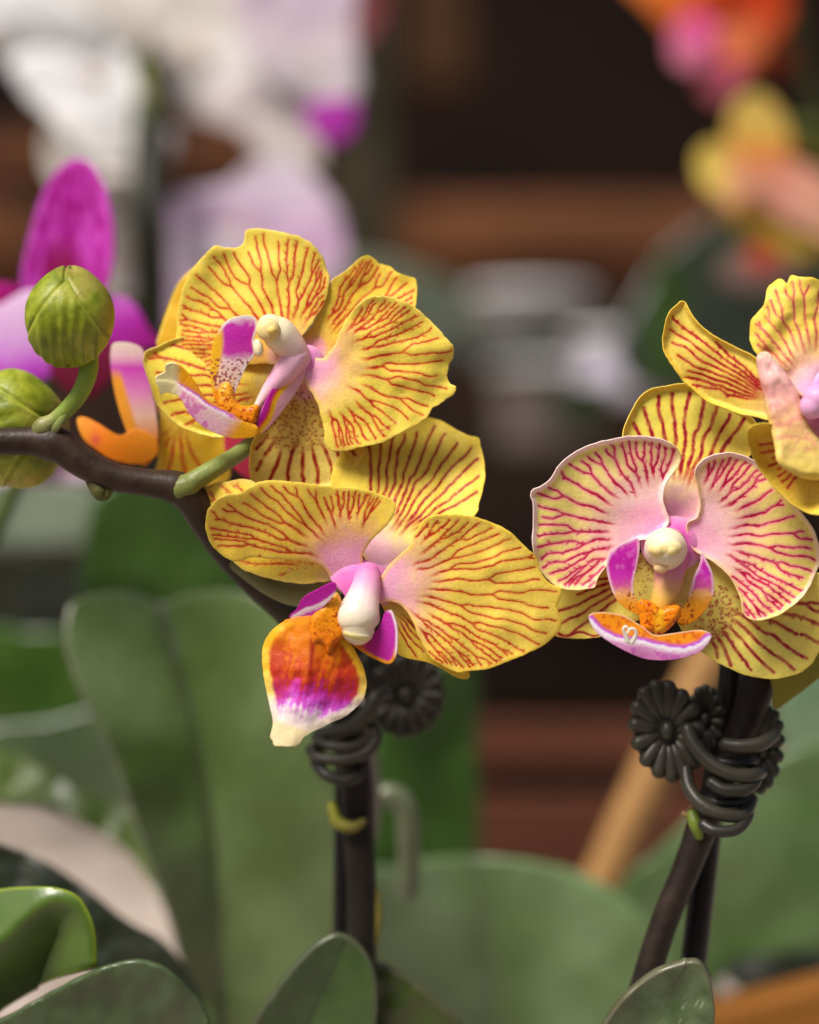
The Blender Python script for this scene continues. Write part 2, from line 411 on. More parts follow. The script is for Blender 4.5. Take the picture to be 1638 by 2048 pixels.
boxpx('post', 655, 790, -300, 900, 1.30, .04, wood('mossy post', (30, 30, 20), (62, 56, 40), (2, 2, 9)), shelf)
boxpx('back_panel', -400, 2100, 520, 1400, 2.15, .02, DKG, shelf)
crate = thing('slatted_crate', 'reddish wooden crate with horizontal slats between the two orchid stems', 'crate', 1150, 1800, 1.0)
for y0, y1 in ((1445, 1530), (1590, 1680), (1690, 1780)): boxpx('slat', 860, 1500, y0, y1, 1.0, .02, W_RED, crate)
boxpx('side_board', 1520, 1600, 1400, 1800, .99, .05, W_RED, crate)
boxpx('inner_panel', 860, 1600, 1330, 1800, 1.12, .02, W_DARK, crate)
tag(boxpx('wooden_board', 1440, 1900, 1975, 2500, .60, .02, W_TAN), 'orange brown wooden board in the bottom right corner', 'board').rotation_euler = (0, math.radians(-14), 0)
bam = put('bamboo_cane', tube_geo([(1480, 1180, 60, 46), (1400, 1360, 40, 46), (1300, 1560, 20, 46), (1185, 1810, 0, 42)], .68, 20, flatc((156, 116, 70)), 12), M_STEM)
tag(bam, 'tan bamboo cane leaning behind the right clip', 'cane')

# clear ribbed cups and pots; their glints are put into the pale rim colour
def cup(px, py0, py1, r, d, label, rgb=(190, 190, 190), ribs=18, rim=True):
    t = thing('plastic_pot', label, 'pot', px, py1, d, 'pale plastic pots on the rack behind'); rgb_ = rgb
    c0 = W(px, py0, d); c1 = W(px, py1, d); R = r * PX / D0 * d; V = []; F = []
    a = np.linspace(0, 2 * math.pi, 64, endpoint=False)
    rr = R * (1 + .035 * np.cos(a * ribs))
    for k, z in enumerate(np.linspace(0, 1, 8)):
        q = 1 - .12 * z; V += [(c0[0] + rr[i] * q * math.cos(a[i]), c0[1] + rr[i] * q * math.sin(a[i]), c0[2] + (c1[2] - c0[2]) * z) for i in range(64)]
    for k in range(7):
        for i in range(64): F.append((k * 64 + i, k * 64 + (i + 1) % 64, (k + 1) * 64 + (i + 1) % 64, (k + 1) * 64 + i))
    make('wall', V, F, np.tile(lin(rgb_), (len(V), 1)), M_PLAST, t, thick=.001)
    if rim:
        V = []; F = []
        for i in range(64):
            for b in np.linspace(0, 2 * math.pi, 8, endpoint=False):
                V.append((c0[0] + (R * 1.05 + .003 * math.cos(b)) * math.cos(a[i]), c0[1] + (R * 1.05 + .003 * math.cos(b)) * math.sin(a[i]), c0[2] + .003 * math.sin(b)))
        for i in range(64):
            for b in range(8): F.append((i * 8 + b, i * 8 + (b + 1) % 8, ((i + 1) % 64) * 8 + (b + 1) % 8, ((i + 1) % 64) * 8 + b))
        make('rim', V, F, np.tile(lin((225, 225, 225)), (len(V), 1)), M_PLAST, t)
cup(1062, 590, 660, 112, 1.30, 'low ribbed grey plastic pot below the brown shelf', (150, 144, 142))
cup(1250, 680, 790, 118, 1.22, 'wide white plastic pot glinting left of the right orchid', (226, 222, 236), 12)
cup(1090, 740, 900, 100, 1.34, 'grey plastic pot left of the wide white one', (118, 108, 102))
tag(boxpx('plant_label', 1110, 1215, 765, 850, 1.04, .002, wood('dark green card', (34, 44, 28), (44, 54, 34))), 'dark green square tag in front of the white pot', 'tag')

# ============================================================ far plants
def quick_leaf(parent, pts, d, a, b, gx=0, gy=0, line=None, seed=0, label=None, lf=.4, rt=.4, lc=(60, 74, 40)):
    fn = fold(line, lf, rt, 0, gx, gy, line[0], 8, 120, seed, bow=2) if line else form(gx=gx, gy=gy, rip=12, rw=120, seed=seed)
    col = lambda c: grad(fbm(c.X, c.Y, 90, seed, 3), [(.3, a), (.7, b)])
    return blade('leaf', pts, pts[0], d, fn, leafcol(a, b, line, seed, 12, lc), parent, M_LEAF, 12, .0015, step=12, label=label)
pm = thing('leafy_plant', 'orchid plant without flowers whose wide pale green leaf fills the lower middle', 'plant', 1000, 2300, .60)
quick_leaf(pm, [(730, 1790), (790, 1735), (880, 1717), (1000, 1716), (1130, 1738), (1230, 1785), (1310, 1860), (1360, 1960), (1370, 2330), (720, 2330)], .60, (84, 110, 60), (116, 142, 98), line=[(950, 1716), (965, 1800), (975, 1950), (985, 2330)], seed=31, gy=.25, lf=.25, rt=.35, lc=(84, 100, 70))
quick_leaf(pm, [(740, 1500), (770, 1420), (830, 1350), (900, 1310), (950, 1330), (955, 1500), (935, 1740), (700, 1760), (720, 1620)], .68, (46, 72, 24), (74, 110, 50), gx=.5, gy=.2, seed=32, label='upright mid green leaf behind the left clip')
put('aerial_root', tube_geo([(722, 1420, 0, 22), (735, 1560, 0, 26), (738, 1640, 0, 22), (728, 1740, 0, 12)], .52, 14, flatc((124, 118, 106))), M_LEAF, pm)
put('aerial_root', tube_geo([(740, 1600, 0, 18), (780, 1590, 0, 24), (812, 1620, 0, 24), (818, 1700, 0, 22), (818, 1780, 0, 22)], .54, 14, flatc((104, 112, 82))), M_LEAF, pm)
pr = thing('leafy_plant', 'orchid plant without flowers whose grey green leaves spread at the lower right', 'plant', 1550, 2300, .64)
quick_leaf(pr, [(1230, 1830), (1320, 1700), (1440, 1590), (1560, 1510), (1700, 1470), (1850, 1480), (1850, 1880), (1700, 1900), (1560, 1910), (1440, 1960), (1400, 2330), (1240, 2330)], .63, (72, 100, 52), (104, 128, 84), gx=.1, gy=.2, seed=34, label='broad grey green leaf behind the right stem')
quick_leaf(pr, [(1545, 1430), (1580, 1350), (1650, 1300), (1800, 1280), (1800, 1500), (1600, 1520)], .74, (100, 124, 92), (116, 138, 108), seed=35)
quick_leaf(pr, [(1420, 1900), (1560, 1890), (1700, 1870), (1700, 1990), (1500, 1990)], .66, (26, 32, 16), (34, 40, 20), seed=36, gy=-1)  # dark leaf added where only a shadow lies, above the board
pl = thing('leafy_plant', 'orchid plant without flowers standing behind the tall broad leaf at the left', 'plant', 150, 2000, .72)
quick_leaf(pl, [(-120, 1260), (60, 1262), (160, 1268), (240, 1325), (275, 1420), (225, 1475), (100, 1490), (-120, 1500)], .70, (44, 74, 12), (62, 94, 22), gy=.1, seed=37, label='bright green leaf at the left edge')
quick_leaf(pl, [(-60, 1480), (100, 1440), (250, 1420), (340, 1560), (330, 1720), (150, 1640)], .64, (64, 82, 50), (84, 100, 68), seed=38, gy=.15)
quick_leaf(pl, [(180, 1020), (240, 960), (330, 970), (420, 1030), (540, 1130), (620, 1260), (520, 1300), (300, 1300), (170, 1240)], .66, (30, 54, 14), (56, 84, 30), gx=.4, seed=39)
quick_leaf(pl, [(-120, 960), (60, 950), (180, 965), (240, 1040), (160, 1090), (0, 1090), (-120, 1090)], .82, (98, 112, 88), (116, 128, 106), seed=40)
quick_leaf(pl, [(-120, 1110), (60, 1100), (220, 1160), (260, 1260), (100, 1290), (-120, 1270)], .86, (22, 26, 14), (34, 38, 22), seed=41)  # near-black leaf added to fill the dark gap between the leaves
pu = thing('leafy_plant', 'dark green leafy plant standing above the right orchid', 'plant', 1450, 900, .92)
quick_leaf(pu, [(1230, 700), (1290, 560), (1370, 470), (1480, 420), (1700, 400), (1800, 700), (1500, 760), (1300, 780)], .95, (20, 26, 12), (36, 46, 20), seed=42, gy=-.5)  # very dark green as the leaf's own colour
quick_leaf(pu, [(1285, 720), (1290, 600), (1330, 500), (1375, 560), (1370, 700), (1330, 780)], .90, (40, 62, 18), (52, 76, 26), seed=43)
pg = thing('leafy_plant', 'grey green leafy plant out of focus behind the upper left flower', 'plant', 780, 700, .98)
quick_leaf(pg, [(600, 640), (680, 530), (780, 520), (900, 560), (960, 620), (940, 655), (760, 670)], .98, (84, 92, 74), (102, 108, 90), seed=44)
quick_leaf(pg, [(820, 700), (900, 660), (1200, 655), (1300, 680), (1180, 700), (900, 720)], 1.2, (26, 32, 18), (36, 42, 26), seed=45, gy=-1)

# ---- far flowers
def far_blade(parent, kind, pts, d, stops, ang=90, gx=0, gy=0, cup=.1, seed=0, sp=9, base=None, label=None, mat=None, rip=22):
    b = base or tuple(np.mean(pts, 0)); ca, sa = math.cos(math.radians(ang)), math.sin(math.radians(ang))
    P = np.array(pts, float); pr_ = P[:, 0] * ca + P[:, 1] * sa; lo, hi = pr_.min(), pr_.max()
    def col(c):
        u = (c.X * ca + c.Y * sa - lo) / (hi - lo) + (fbm(c.X, c.Y, 40, seed, 3) - .5) * .25
        return grad(u, [(s, r) for s, r in stops])
    return blade(kind, pts, b, d, form(gx=gx, gy=gy, cup=cup, rip=rip, rw=90, seed=seed), col, parent, mat or M_FARP, sp, .0005, step=sp, label=label)
WH = [(0, (240, 240, 242)), (1, (224, 221, 218))]
PKW = [(0, (204, 192, 202)), (.5, (192, 156, 188)), (1, (204, 186, 196))]
pw = thing('orchid_plant', 'blurred white orchid at the top left on a dark upright stem', 'orchid', 300, 1100, .80)
put('flower_stem', tube_geo([(262, -60, 0, 20), (282, 120, 0, 18), (296, 250, -400, 30), (296, 400, -600, 36), (302, 560, -600, 36), (304, 700, -500, 34), (305, 1000, 0, 26), (310, 1300, 0, 28)], .82, 16, lambda u, a: grad(u, [(0, (110, 120, 50)), (.15, (110, 120, 50)), (.24, (34, 36, 22)), (1, (26, 28, 18))]), 12), M_STEM, pw)
def far_flower(parent, cx, cy, d, lab, r=14, rgb=(214, 206, 120)):
    o = throat(parent, cx, cy, r, r, d, 6, rgb); o['label'] = lab; return o
f1 = far_flower(pw, 190, 150, .79, 'white flower at the upper left with wide spread petals')
far_blade(f1, 'petal', [(250, 130), (230, 60), (150, 10), (60, -30), (-60, -20), (-30, 60), (20, 110), (60, 190), (130, 240), (200, 200)], .80, WH, seed=1, gx=.1, gy=.3)
far_blade(f1, 'petal', [(190, 130), (100, 100), (40, 110), (15, 130), (60, 200), (100, 235), (150, 300), (230, 330), (282, 300), (290, 230), (270, 150), (240, 100)], .79, WH, seed=2, gy=-.2, label='brightest petal, hanging lowest')
far_blade(f1, 'petal', [(60, -40), (150, -80), (300, -80), (300, 60), (230, 130), (110, 70)], .81, [(0, (222, 218, 208)), (1, (208, 200, 186))], seed=3)
far_blade(f1, 'sepal', [(120, 230), (200, 230), (260, 300), (250, 400), (210, 460), (150, 420), (95, 340), (90, 270)], .81, [(0, (222, 216, 206)), (1, (206, 198, 184))], seed=4)
far_blade(f1, 'lip_mid_lobe', [(200, 330), (250, 340), (310, 310), (330, 260), (355, 270), (345, 310), (300, 345), (240, 360), (200, 355)], .78, [(0, (226, 220, 222)), (1, (220, 210, 204))], seed=5, cup=.4)
far_blade(f1, 'petal', [(-60, -80), (60, -80), (120, 0), (60, 60), (0, 110), (-60, 60)], .82, [(0, (206, 200, 190)), (1, (190, 186, 170))], seed=14)
f2 = far_flower(pw, 400, 110, .83, 'white flower left of the pink flushed one')
far_blade(f2, 'petal', [(340, 130), (300, 60), (330, -60), (470, -90), (560, -20), (560, 80), (460, 140)], .84, [(0, (212, 206, 198)), (1, (218, 210, 200))], seed=6)
far_blade(f2, 'petal', [(345, 150), (400, 100), (500, 70), (600, 110), (650, 200), (600, 250), (500, 262), (400, 240), (350, 200)], .83, [(0, (226, 224, 222)), (1, (206, 196, 188))], seed=7, gy=-.3)
f3 = far_flower(pw, 620, 120, .81, 'pale pink flushed flower with a small purple lip')
far_blade(f3, 'petal', [(470, -60), (700, -80), (710, 60), (722, 150), (712, 200), (640, 210), (540, 160), (480, 60)], .81, [(0, (214, 190, 212)), (.5, (218, 200, 212)), (1, (222, 214, 216))], seed=8, gx=.2)
far_blade(f3, 'petal', [(430, 180), (540, 130), (640, 150), (715, 130), (722, 180), (650, 250), (640, 340), (560, 345), (470, 260), (420, 240)], .815, [(0, (216, 206, 210)), (1, (198, 184, 176))], seed=9)
far_blade(f3, 'lip_mid_lobe', [(610, 215), (660, 195), (705, 200), (715, 240), (690, 280), (650, 285), (620, 260)], .77, [(0, (176, 60, 170)), (1, (168, 40, 160))], seed=10, sp=6, rip=2)
far_blade(f3, 'sepal', [(690, -20), (740, -60), (780, 0), (750, 70), (715, 90), (695, 40)], .88, [(0, (120, 60, 60)), (1, (130, 70, 70))], seed=10)
f4 = far_flower(pw, 480, 450, .80, 'pale pink flower behind the upper yellow flower')
far_blade(f4, 'petal', [(300, 520), (315, 420), (360, 385), (450, 370), (500, 330), (560, 310), (600, 330), (640, 370), (680, 430), (690, 520), (640, 620), (500, 660), (350, 640), (310, 600)], .80, PKW, seed=11, gy=-.25, label='large pale pink petal')
far_blade(f4, 'petal', [(300, 480), (380, 460), (480, 470), (520, 560), (460, 680), (340, 660), (305, 600)], .79, [(0, (204, 190, 200)), (1, (184, 146, 184))], seed=12, gx=-.3)
f5 = far_flower(pw, 240, 510, .83, 'small pale flower beside the magenta petal')
far_blade(f5, 'petal', [(200, 420), (250, 440), (280, 500), (275, 570), (240, 600), (200, 560)], .83, [(0, (200, 192, 186)), (1, (216, 206, 204))], seed=13)
far_blade(f5, 'petal', [(150, 560), (220, 590), (270, 650), (240, 700), (170, 660)], .84, [(0, (150, 160, 120)), (1, (160, 170, 120))], seed=13)

pmg = thing('orchid_plant', 'magenta orchid behind the green buds at the left edge', 'orchid', 120, 1500, .535)
put('flower_stem', tube_geo([(110, 690, 40, 12), (60, 900, 60, 16), (-60, 1200, 60, 18), (-120, 1600, 60, 18), (-100, 2600, 60, 20)], .55, 14, flatc((70, 84, 40))), M_STEM, pmg)
fm = far_flower(pmg, 120, 660, .535, 'magenta flower with a tall upright sepal behind the round bud', 20, (220, 160, 220))
def magcol(c):
    n = fbm(c.X * 2.2, c.Y * .55, 16, 5, 3)
    col = grad(n, [(.35, (160, 0, 124)), (.5, (176, 4, 150)), (.68, (202, 70, 186))])
    d_ = np.hypot((c.X - 125) / 60, (c.Y - 560) / 110); col = mix(col, lin((130, 0, 50)), (1 - ss(d_, .3, 1)) * .8)
    return mix(col, lin((216, 90, 206)), (1 - ss(c.e, 4, 16)) * .6)
blade('sepal', [(48, 600), (44, 540), (62, 460), (80, 400), (110, 345), (150, 318), (185, 330), (212, 380), (226, 450), (226, 520), (205, 590), (150, 620), (90, 620)], (130, 640), .535, form(cup=.05, axis=-85, cross=-.6), magcol, fm, M_FARP, 4, .0008, step=5, label='tall magenta sepal')
far_blade(fm, 'petal', [(-80, 640), (0, 610), (60, 580), (120, 600), (150, 680), (120, 740), (60, 765), (-80, 760)], .53, [(0, (226, 190, 226)), (.45, (222, 176, 226)), (.8, (196, 90, 204)), (1, (170, 40, 176))], seed=21, sp=5, rip=3)
far_blade(fm, 'petal', [(-80, 560), (0, 565), (40, 575), (30, 600), (-20, 620), (-80, 630)], .54, [(0, (180, 20, 130)), (1, (160, 0, 110))], seed=22, sp=5, rip=3)
far_blade(fm, 'petal', [(190, 600), (230, 590), (270, 610), (300, 660), (325, 690), (270, 700), (220, 690), (190, 680)], .535, [(0, (210, 120, 210)), (.4, (180, 40, 170)), (1, (150, 10, 110))], ang=60, seed=23, sp=5, rip=3)
far_blade(fm, 'lip_mid_lobe', [(120, 690), (200, 680), (250, 700), (230, 750), (180, 800), (130, 780), (100, 740)], .525, [(0, (120, 10, 60)), (1, (90, 10, 30))], seed=24, sp=5, rip=3)
far_blade(fm, 'sepal', [(-60, 900), (60, 880), (140, 900), (200, 960), (120, 970), (-60, 970)], .56, [(0, (170, 60, 110)), (1, (206, 190, 204))], seed=25, sp=6)

po = thing('orchid_plant', 'blurred orange red orchid with a pink lip at the top right', 'orchid', 1500, 400, .86)
put('flower_stem', tube_geo([(1560, -80, 0, 12), (1600, 100, 0, 14), (1660, 300, 0, 16), (1720, 700, 0, 18)], .88, 14, flatc((60, 66, 30))), M_STEM, po)
fo = far_flower(po, 1420, 30, .86, 'orange red flower hanging into the frame', 20, (200, 80, 60))
OR = [(0, (190, 40, 14)), (1, (204, 84, 30))]
far_blade(fo, 'petal', [(1240, -60), (1300, 20), (1350, 70), (1420, 60), (1440, -60)], .86, [(0, (196, 60, 16)), (1, (210, 120, 40))], ang=180, seed=51)
far_blade(fo, 'petal', [(1400, -70), (1560, -70), (1580, 20), (1545, 80), (1450, 90), (1390, 20)], .865, OR, seed=52)
far_blade(fo, 'sepal', [(1480, 60), (1540, 80), (1600, 110), (1600, 150), (1540, 145), (1480, 120)], .88, [(0, (176, 70, 30)), (1, (120, 50, 26))], ang=0, seed=53)
far_blade(fo, 'petal', [(1420, 60), (1520, 50), (1530, 110), (1480, 160), (1420, 140)], .855, [(0, (210, 110, 70)), (1, (206, 110, 50))], seed=54)
far_blade(fo, 'lip_side_lobe', [(1345, 60), (1385, 30), (1430, 50), (1430, 110), (1390, 145), (1345, 120)], .84, [(0, (220, 60, 150)), (1, (214, 130, 150))], ang=120, seed=55, sp=6, rip=2)
far_blade(fo, 'lip_mid_lobe', [(1395, 130), (1450, 115), (1490, 140), (1470, 180), (1430, 205), (1400, 180)], .845, [(0, (220, 90, 120)), (1, (200, 110, 120))], seed=56, sp=6, rip=2)
py_ = thing('orchid_plant', 'blurred yellow orchid with a pink centre at the right edge', 'orchid', 1600, 700, .80)
put('flower_stem', tube_geo([(1540, 280, 20, 12), (1640, 260, 40, 14), (1700, 420, 40, 16), (1740, 900, 40, 18)], .82, 14, flatc((70, 84, 34))), M_STEM, py_)
fy = far_flower(py_, 1560, 350, .80, 'yellow flower seen below the orange red one', 20, (210, 120, 60))
YO = (206, 176, 76)
far_blade(fy, 'sepal', [(1462, 300), (1460, 235), (1480, 198), (1515, 188), (1545, 205), (1572, 250), (1580, 310), (1530, 340)], .80, [(0, (206, 176, 90)), (.5, (214, 176, 84)), (.8, (200, 116, 40)), (1, (180, 90, 40))], seed=61)
far_blade(fy, 'sepal', [(1560, 230), (1620, 290), (1690, 360), (1720, 420), (1640, 420), (1570, 330)], .83, [(0, (96, 84, 30)), (1, (120, 104, 40))], seed=67)
far_blade(fy, 'petal', [(1392, 330), (1404, 296), (1440, 286), (1480, 310), (1500, 360), (1480, 420), (1440, 400), (1404, 370)], .79, [(0, YO), (.35, (214, 186, 86)), (.75, (216, 166, 120)), (1, (204, 130, 80))], ang=30, seed=62)
far_blade(fy, 'petal', [(1430, 395), (1480, 380), (1560, 400), (1640, 450), (1680, 500), (1600, 520), (1530, 500), (1475, 460)], .80, [(0, (206, 150, 96)), (.4, (196, 160, 66)), (1, (196, 166, 60))], seed=63)
far_blade(fy, 'petal', [(1500, 320), (1560, 310), (1640, 350), (1740, 420), (1720, 500), (1620, 470), (1540, 420), (1495, 370)], .795, [(0, (196, 110, 50)), (.3, (216, 150, 130)), (.7, (222, 170, 140)), (1, (206, 170, 90))], ang=50, seed=64)
far_blade(fy, 'lip_mid_lobe', [(1455, 330), (1500, 300), (1530, 330), (1520, 380), (1480, 390)], .78, [(0, (206, 120, 40)), (1, (220, 166, 140))], seed=68, sp=6, rip=2)
far_blade(fy, 'lip_side_lobe', [(1500, 495), (1540, 490), (1560, 520), (1530, 545), (1500, 530)], .79, [(0, (190, 70, 40)), (1, (180, 60, 50))], seed=65, sp=6, rip=2)
far_blade(fy, 'sepal', [(1450, 520), (1500, 500), (1580, 520), (1600, 560), (1500, 580), (1450, 560)], .84, [(0, (130, 100, 90)), (1, (124, 96, 90))], seed=66, sp=8, rip=2)
# ============================================================ LEFT YELLOW ORCHID
PK = (236, 150, 196); MAG = (204, 44, 178); ORG = (240, 150, 10)
plant_l = thing('orchid_plant', 'yellow orchid with red veins arching in from the left edge above a coiled clip', 'orchid', 430, 2250, .50)
# ---- flower A: upper left
ZA = zc(270, 430, 2.4818); dA = .452
FA = throat(plant_l, 612, 722, 34, 30, dA, 4, (232, 140, 198), 'upper open flower turned to the left, its pointed lip beside the bud')
b1 = (585, 712)
redA = dict(vein=(198, 54, 26), halo=(230, 150, 60))
blade('sepal', ZA([(800, 690), (822, 620), (870, 560), (930, 450), (975, 330), (1050, 270), (1110, 220), (1150, 201), (1190, 215), (1215, 242), (1260, 255), (1310, 290), (1380, 312), (1398, 350), (1396, 420), (1388, 470), (1340, 580), (1200, 680), (1000, 740), (880, 750)]),
      (612, 715), dA, form(z0=26, gx=.05, gy=-.10, cup=.10, axis=-42, cross=-.5, rip=7, seed=3),
      paint(yel=(235, 204, 68), mid=(236, 188, 96), rim=(236, 208, 70), m1=.2, m2=.35, **redA, seed=4), FA,
      veins=lambda v: v.grow(-42, 22, 6, 1.1, 0.27, 3.02, 1.86, 6, 21, .8, lateral=1.2), jag=1.3, seed=2)
blade('sepal', ZA([(770, 850), (740, 930), (690, 1000), (620, 1060), (582, 1130), (570, 1200), (572, 1280), (592, 1345), (700, 1375), (850, 1372), (980, 1345), (1060, 1290), (1110, 1230), (1137, 1165), (1110, 1090), (1010, 950), (930, 860), (850, 810)]),
      (612, 770), dA, form(z0=30, gx=-.03, gy=.04, cup=.06, axis=95, cross=-.3, rip=4, seed=7, roll=-7, rollw=14),
      paint(base=(240, 196, 190), mid=(232, 204, 120), yel=(228, 206, 104), rim=(238, 206, 80), vein=(160, 26, 20), halo=(230, 180, 70), m1=.15, m2=.3, seed=9), FA,
      veins=lambda v: (v.grow(92, 42, 9, .03, .55, 4.0, 3.6, 9, 5, .9, brk=.22), v.dots(590, 845, 66, 62, 260, 1.7, 8)), jag=.8, seed=5)
blade('sepal', ZA([(45, 700), (60, 672), (110, 655), (160, 630), (205, 612), (330, 600), (560, 660), (720, 740), (720, 840), (690, 900), (600, 980), (520, 1060), (440, 1103), (350, 1097), (240, 1060), (160, 1000), (105, 930), (70, 830), (45, 750)]),
      (560, 768), dA, form(z0=16, gx=-.12, gy=-.05, cup=.10, axis=180, cross=.4, rip=4, seed=8, roll=-10, rollw=12),
      paint(base=(225, 205, 130), mid=(226, 200, 80), yel=(230, 208, 70), rim=(232, 214, 104), vein=(186, 56, 30), halo=(224, 160, 60), m1=.2, m2=.5, seed=19), FA,
      veins=lambda v: v.grow(178, 26, 7, .5, 0.25, 3.14, 2.58, 7, 15, .8), jag=.8, seed=15)
blade('petal', ZA([(805, 640), (850, 575), (905, 500), (950, 410), (967, 330), (957, 275), (925, 200), (880, 145), (810, 105), (700, 80), (620, 70), (560, 71), (546, 92), (540, 138), (500, 160), (440, 158), (400, 152), (370, 175), (320, 230), (270, 290), (235, 370), (215, 470), (207, 560), (212, 640), (235, 710), (280, 755), (340, 768), (420, 760), (520, 745), (640, 740), (760, 740)]),
      (578, 712), dA, form(z0=4, gx=-.10, gy=-.10, cup=-.05, axis=-115, cross=.35, rip=9, rw=75, seed=11, roll=1, rollw=6),
      paint(base=(250, 206, 204), mid=(240, 190, 100), **redA, m0=.08, m1=.24, m2=.42, seed=1), FA,
      veins=lambda v: v.grow(-120, 70, 13, 1.0, 0.25, 3.14, 1.86, 7, 31, .5), jag=1.4, seed=9)
blade('petal', ZA([(850, 700), (900, 710), (945, 705), (985, 655), (1010, 600), (1050, 520), (1110, 440), (1180, 408), (1250, 403), (1340, 430), (1430, 490), (1500, 560), (1560, 630), (1582, 652), (1578, 700), (1556, 750), (1550, 800), (1565, 838), (1592, 852), (1585, 885), (1540, 920), (1480, 960), (1440, 1010), (1360, 1060), (1250, 1120), (1120, 1155), (1020, 1174), (968, 1165), (945, 1140), (940, 1080), (930, 1020), (915, 960), (890, 905), (860, 860), (830, 790)]),
      (622, 728), dA, form(z0=0, gx=-.22, gy=.06, cup=.12, axis=5, cross=-.30, rip=8, rw=60, seed=12, roll=1, rollw=6),
      paint(base=(250, 176, 206), mid=(244, 196, 130), **redA, m0=.10, m1=.28, m2=.46, seed=2), FA,
      veins=lambda v: v.grow(12, 66, 13, 1.0, 0.33, 3.02, 1.74, 7, 41, .55), jag=1.2, seed=19)
# lip of A
blade('lip_side_lobe', ZA([(376, 780), (378, 720), (388, 640), (412, 580), (450, 530), (500, 505), (560, 498), (600, 513), (607, 560), (592, 620), (596, 690), (560, 740), (530, 800), (505, 860), (492, 920), (520, 970), (450, 975), (412, 950), (388, 890)]),
      ZA([(460, 950)])[0], dA, form(z0=-30, gx=.12, gy=.10, axis=-80, cross=.4),
      lambda c: speck(mix(mix(grad(c.Y + (fbm(c.X, c.Y, 9, 4) - .5) * 14, [(636, (238, 205, 225)), (652, (214, 60, 190)), (672, MAG), (705, (206, 60, 176)), (722, (244, 212, 214)), (765, (240, 206, 170)), (782, (244, 160, 30)), (830, ORG)]),
          lin((246, 190, 40)), 1 - ss(c.X - (430 + (c.Y - 650) * -.05) + 8 * np.sin(c.Y / 40), 4, 16)), lin((248, 232, 226)), (1 - ss(c.e, 3, 7)) * ss(c.X, 432, 450)),
          c, (150, 30, 60), .62, 4.2, 3, ss(c.Y, 712, 722) * (1 - ss(c.Y, 776, 790))), FA, thick=.0004, spacing=1.5)
blade('lip_side_lobe', ZA([(607, 1085), (612, 1010), (640, 940), (680, 860), (705, 800), (750, 760), (800, 728), (846, 699), (853, 715), (838, 800), (795, 880), (735, 965), (670, 1045), (625, 1085)]),
      ZA([(612, 1078)])[0], dA, form(z0=-34, gx=.5, gy=.15, axis=-58, cross=.9),
      (lambda la: lambda c: (lambda s: grad(s, [(-24, (232, 170, 200)), (-12, (200, 40, 170)), (-5, (196, 30, 150)), (-1, (214, 70, 60)), (3, (246, 176, 20)), (8, (246, 196, 50)), (12, (244, 178, 196)), (30, (240, 190, 206))]))(segdist(c.X, c.Y, la, closed=False)[0] * -segdist(c.X, c.Y, la, closed=False)[1]))(smooth(ZA([(600, 1075), (655, 1000), (690, 900), (760, 810), (848, 705)]), 6, closed=False)), FA, thick=.0004, spacing=1.5)
put('column_foot', tube_geo([(*ZA([(800, 700)])[0], -6, 28), (*ZA([(735, 790)])[0], -12, 24), (*ZA([(665, 870)])[0], -18, 15), (*ZA([(610, 945)])[0], -24, 8)], dA, col=lambda u, a: grad(u, [(0, (244, 190, 212)), (.6, (242, 178, 204)), (1, (246, 216, 200))])), M_COLUMN, FA)
blade('lip_callus', ZA([(418, 900), (430, 860), (458, 838), (480, 870), (492, 915), (520, 950), (560, 958), (606, 950), (600, 1000), (585, 1030), (520, 1020), (430, 960)]), ZA([(520, 990)])[0], dA,
      form(z0=-46, rip=1, rw=9, seed=3, roll=8, rollw=8), lambda c: speck(grad(c.Y, [(770, (248, 176, 50)), (830, (242, 140, 12))]) * np.ones(3), c, (170, 50, 10), .66, 3.6, 9), FA, M_COLUMN, thick=.0008, spacing=1.4)
blade('lip_mid_lobe', ZA([(100, 818), (106, 800), (128, 788), (150, 776), (148, 748), (168, 735), (200, 735), (240, 760), (290, 820), (330, 885), (355, 912), (420, 950), (520, 1003), (600, 1043), (611, 1068), (600, 1092), (565, 1105), (480, 1106), (400, 1080), (330, 1042), (270, 982), (225, 905), (190, 885), (150, 880), (124, 893), (120, 862), (112, 845)]),
      ZA([(600, 1070)])[0], dA, fold(ZA([(110, 820), (200, 830), (290, 900), (400, 960), (600, 1050)]), left=.5, right=-.5, z0=-44, gx=.12, gy=-.1, ref=(510, 860), soft=5),
      (lambda la: lambda c: (lambda s, n: mix(mix(mix(grad(s + n * 8, [(-16, (240, 170, 20)), (-7, (236, 150, 60)), (-3, (206, 90, 206)), (2, (250, 230, 240)), (8, (250, 216, 214)), (26, (248, 196, 216))]), lin((226, 70, 190)), ss(fbm(c.X, c.Y, 18, 12), .54, .66) * ss(s, 3, 9) * .6), lin((246, 178, 30)), ss(c.X + s * .6, 455, 490)), lin((240, 228, 170)), 1 - ss(c.X, 345, 366)))(segdist(c.X, c.Y, la, closed=False)[0] * -segdist(c.X, c.Y, la, closed=False)[1], fbm(c.X, c.Y, 8, 2) - .5))(smooth(ZA([(150, 770), (200, 828), (290, 885), (350, 935), (420, 975), (600, 1060)]), 6, closed=False)), FA, thick=.00055, spacing=1.4)
put('column', tube_geo([(*ZA([(812, 710)])[0], -2, 26), (*ZA([(775, 655)])[0], -12, 30), (*ZA([(715, 590)])[0], -24, 34), (*ZA([(672, 558)])[0], -34, 27)], dA, 28, lambda u, a: grad(u, [(0, (238, 180, 206)), (.35, (244, 214, 206)), (.7, (246, 232, 200)), (1, (246, 234, 190))])), M_COLUMN, FA)
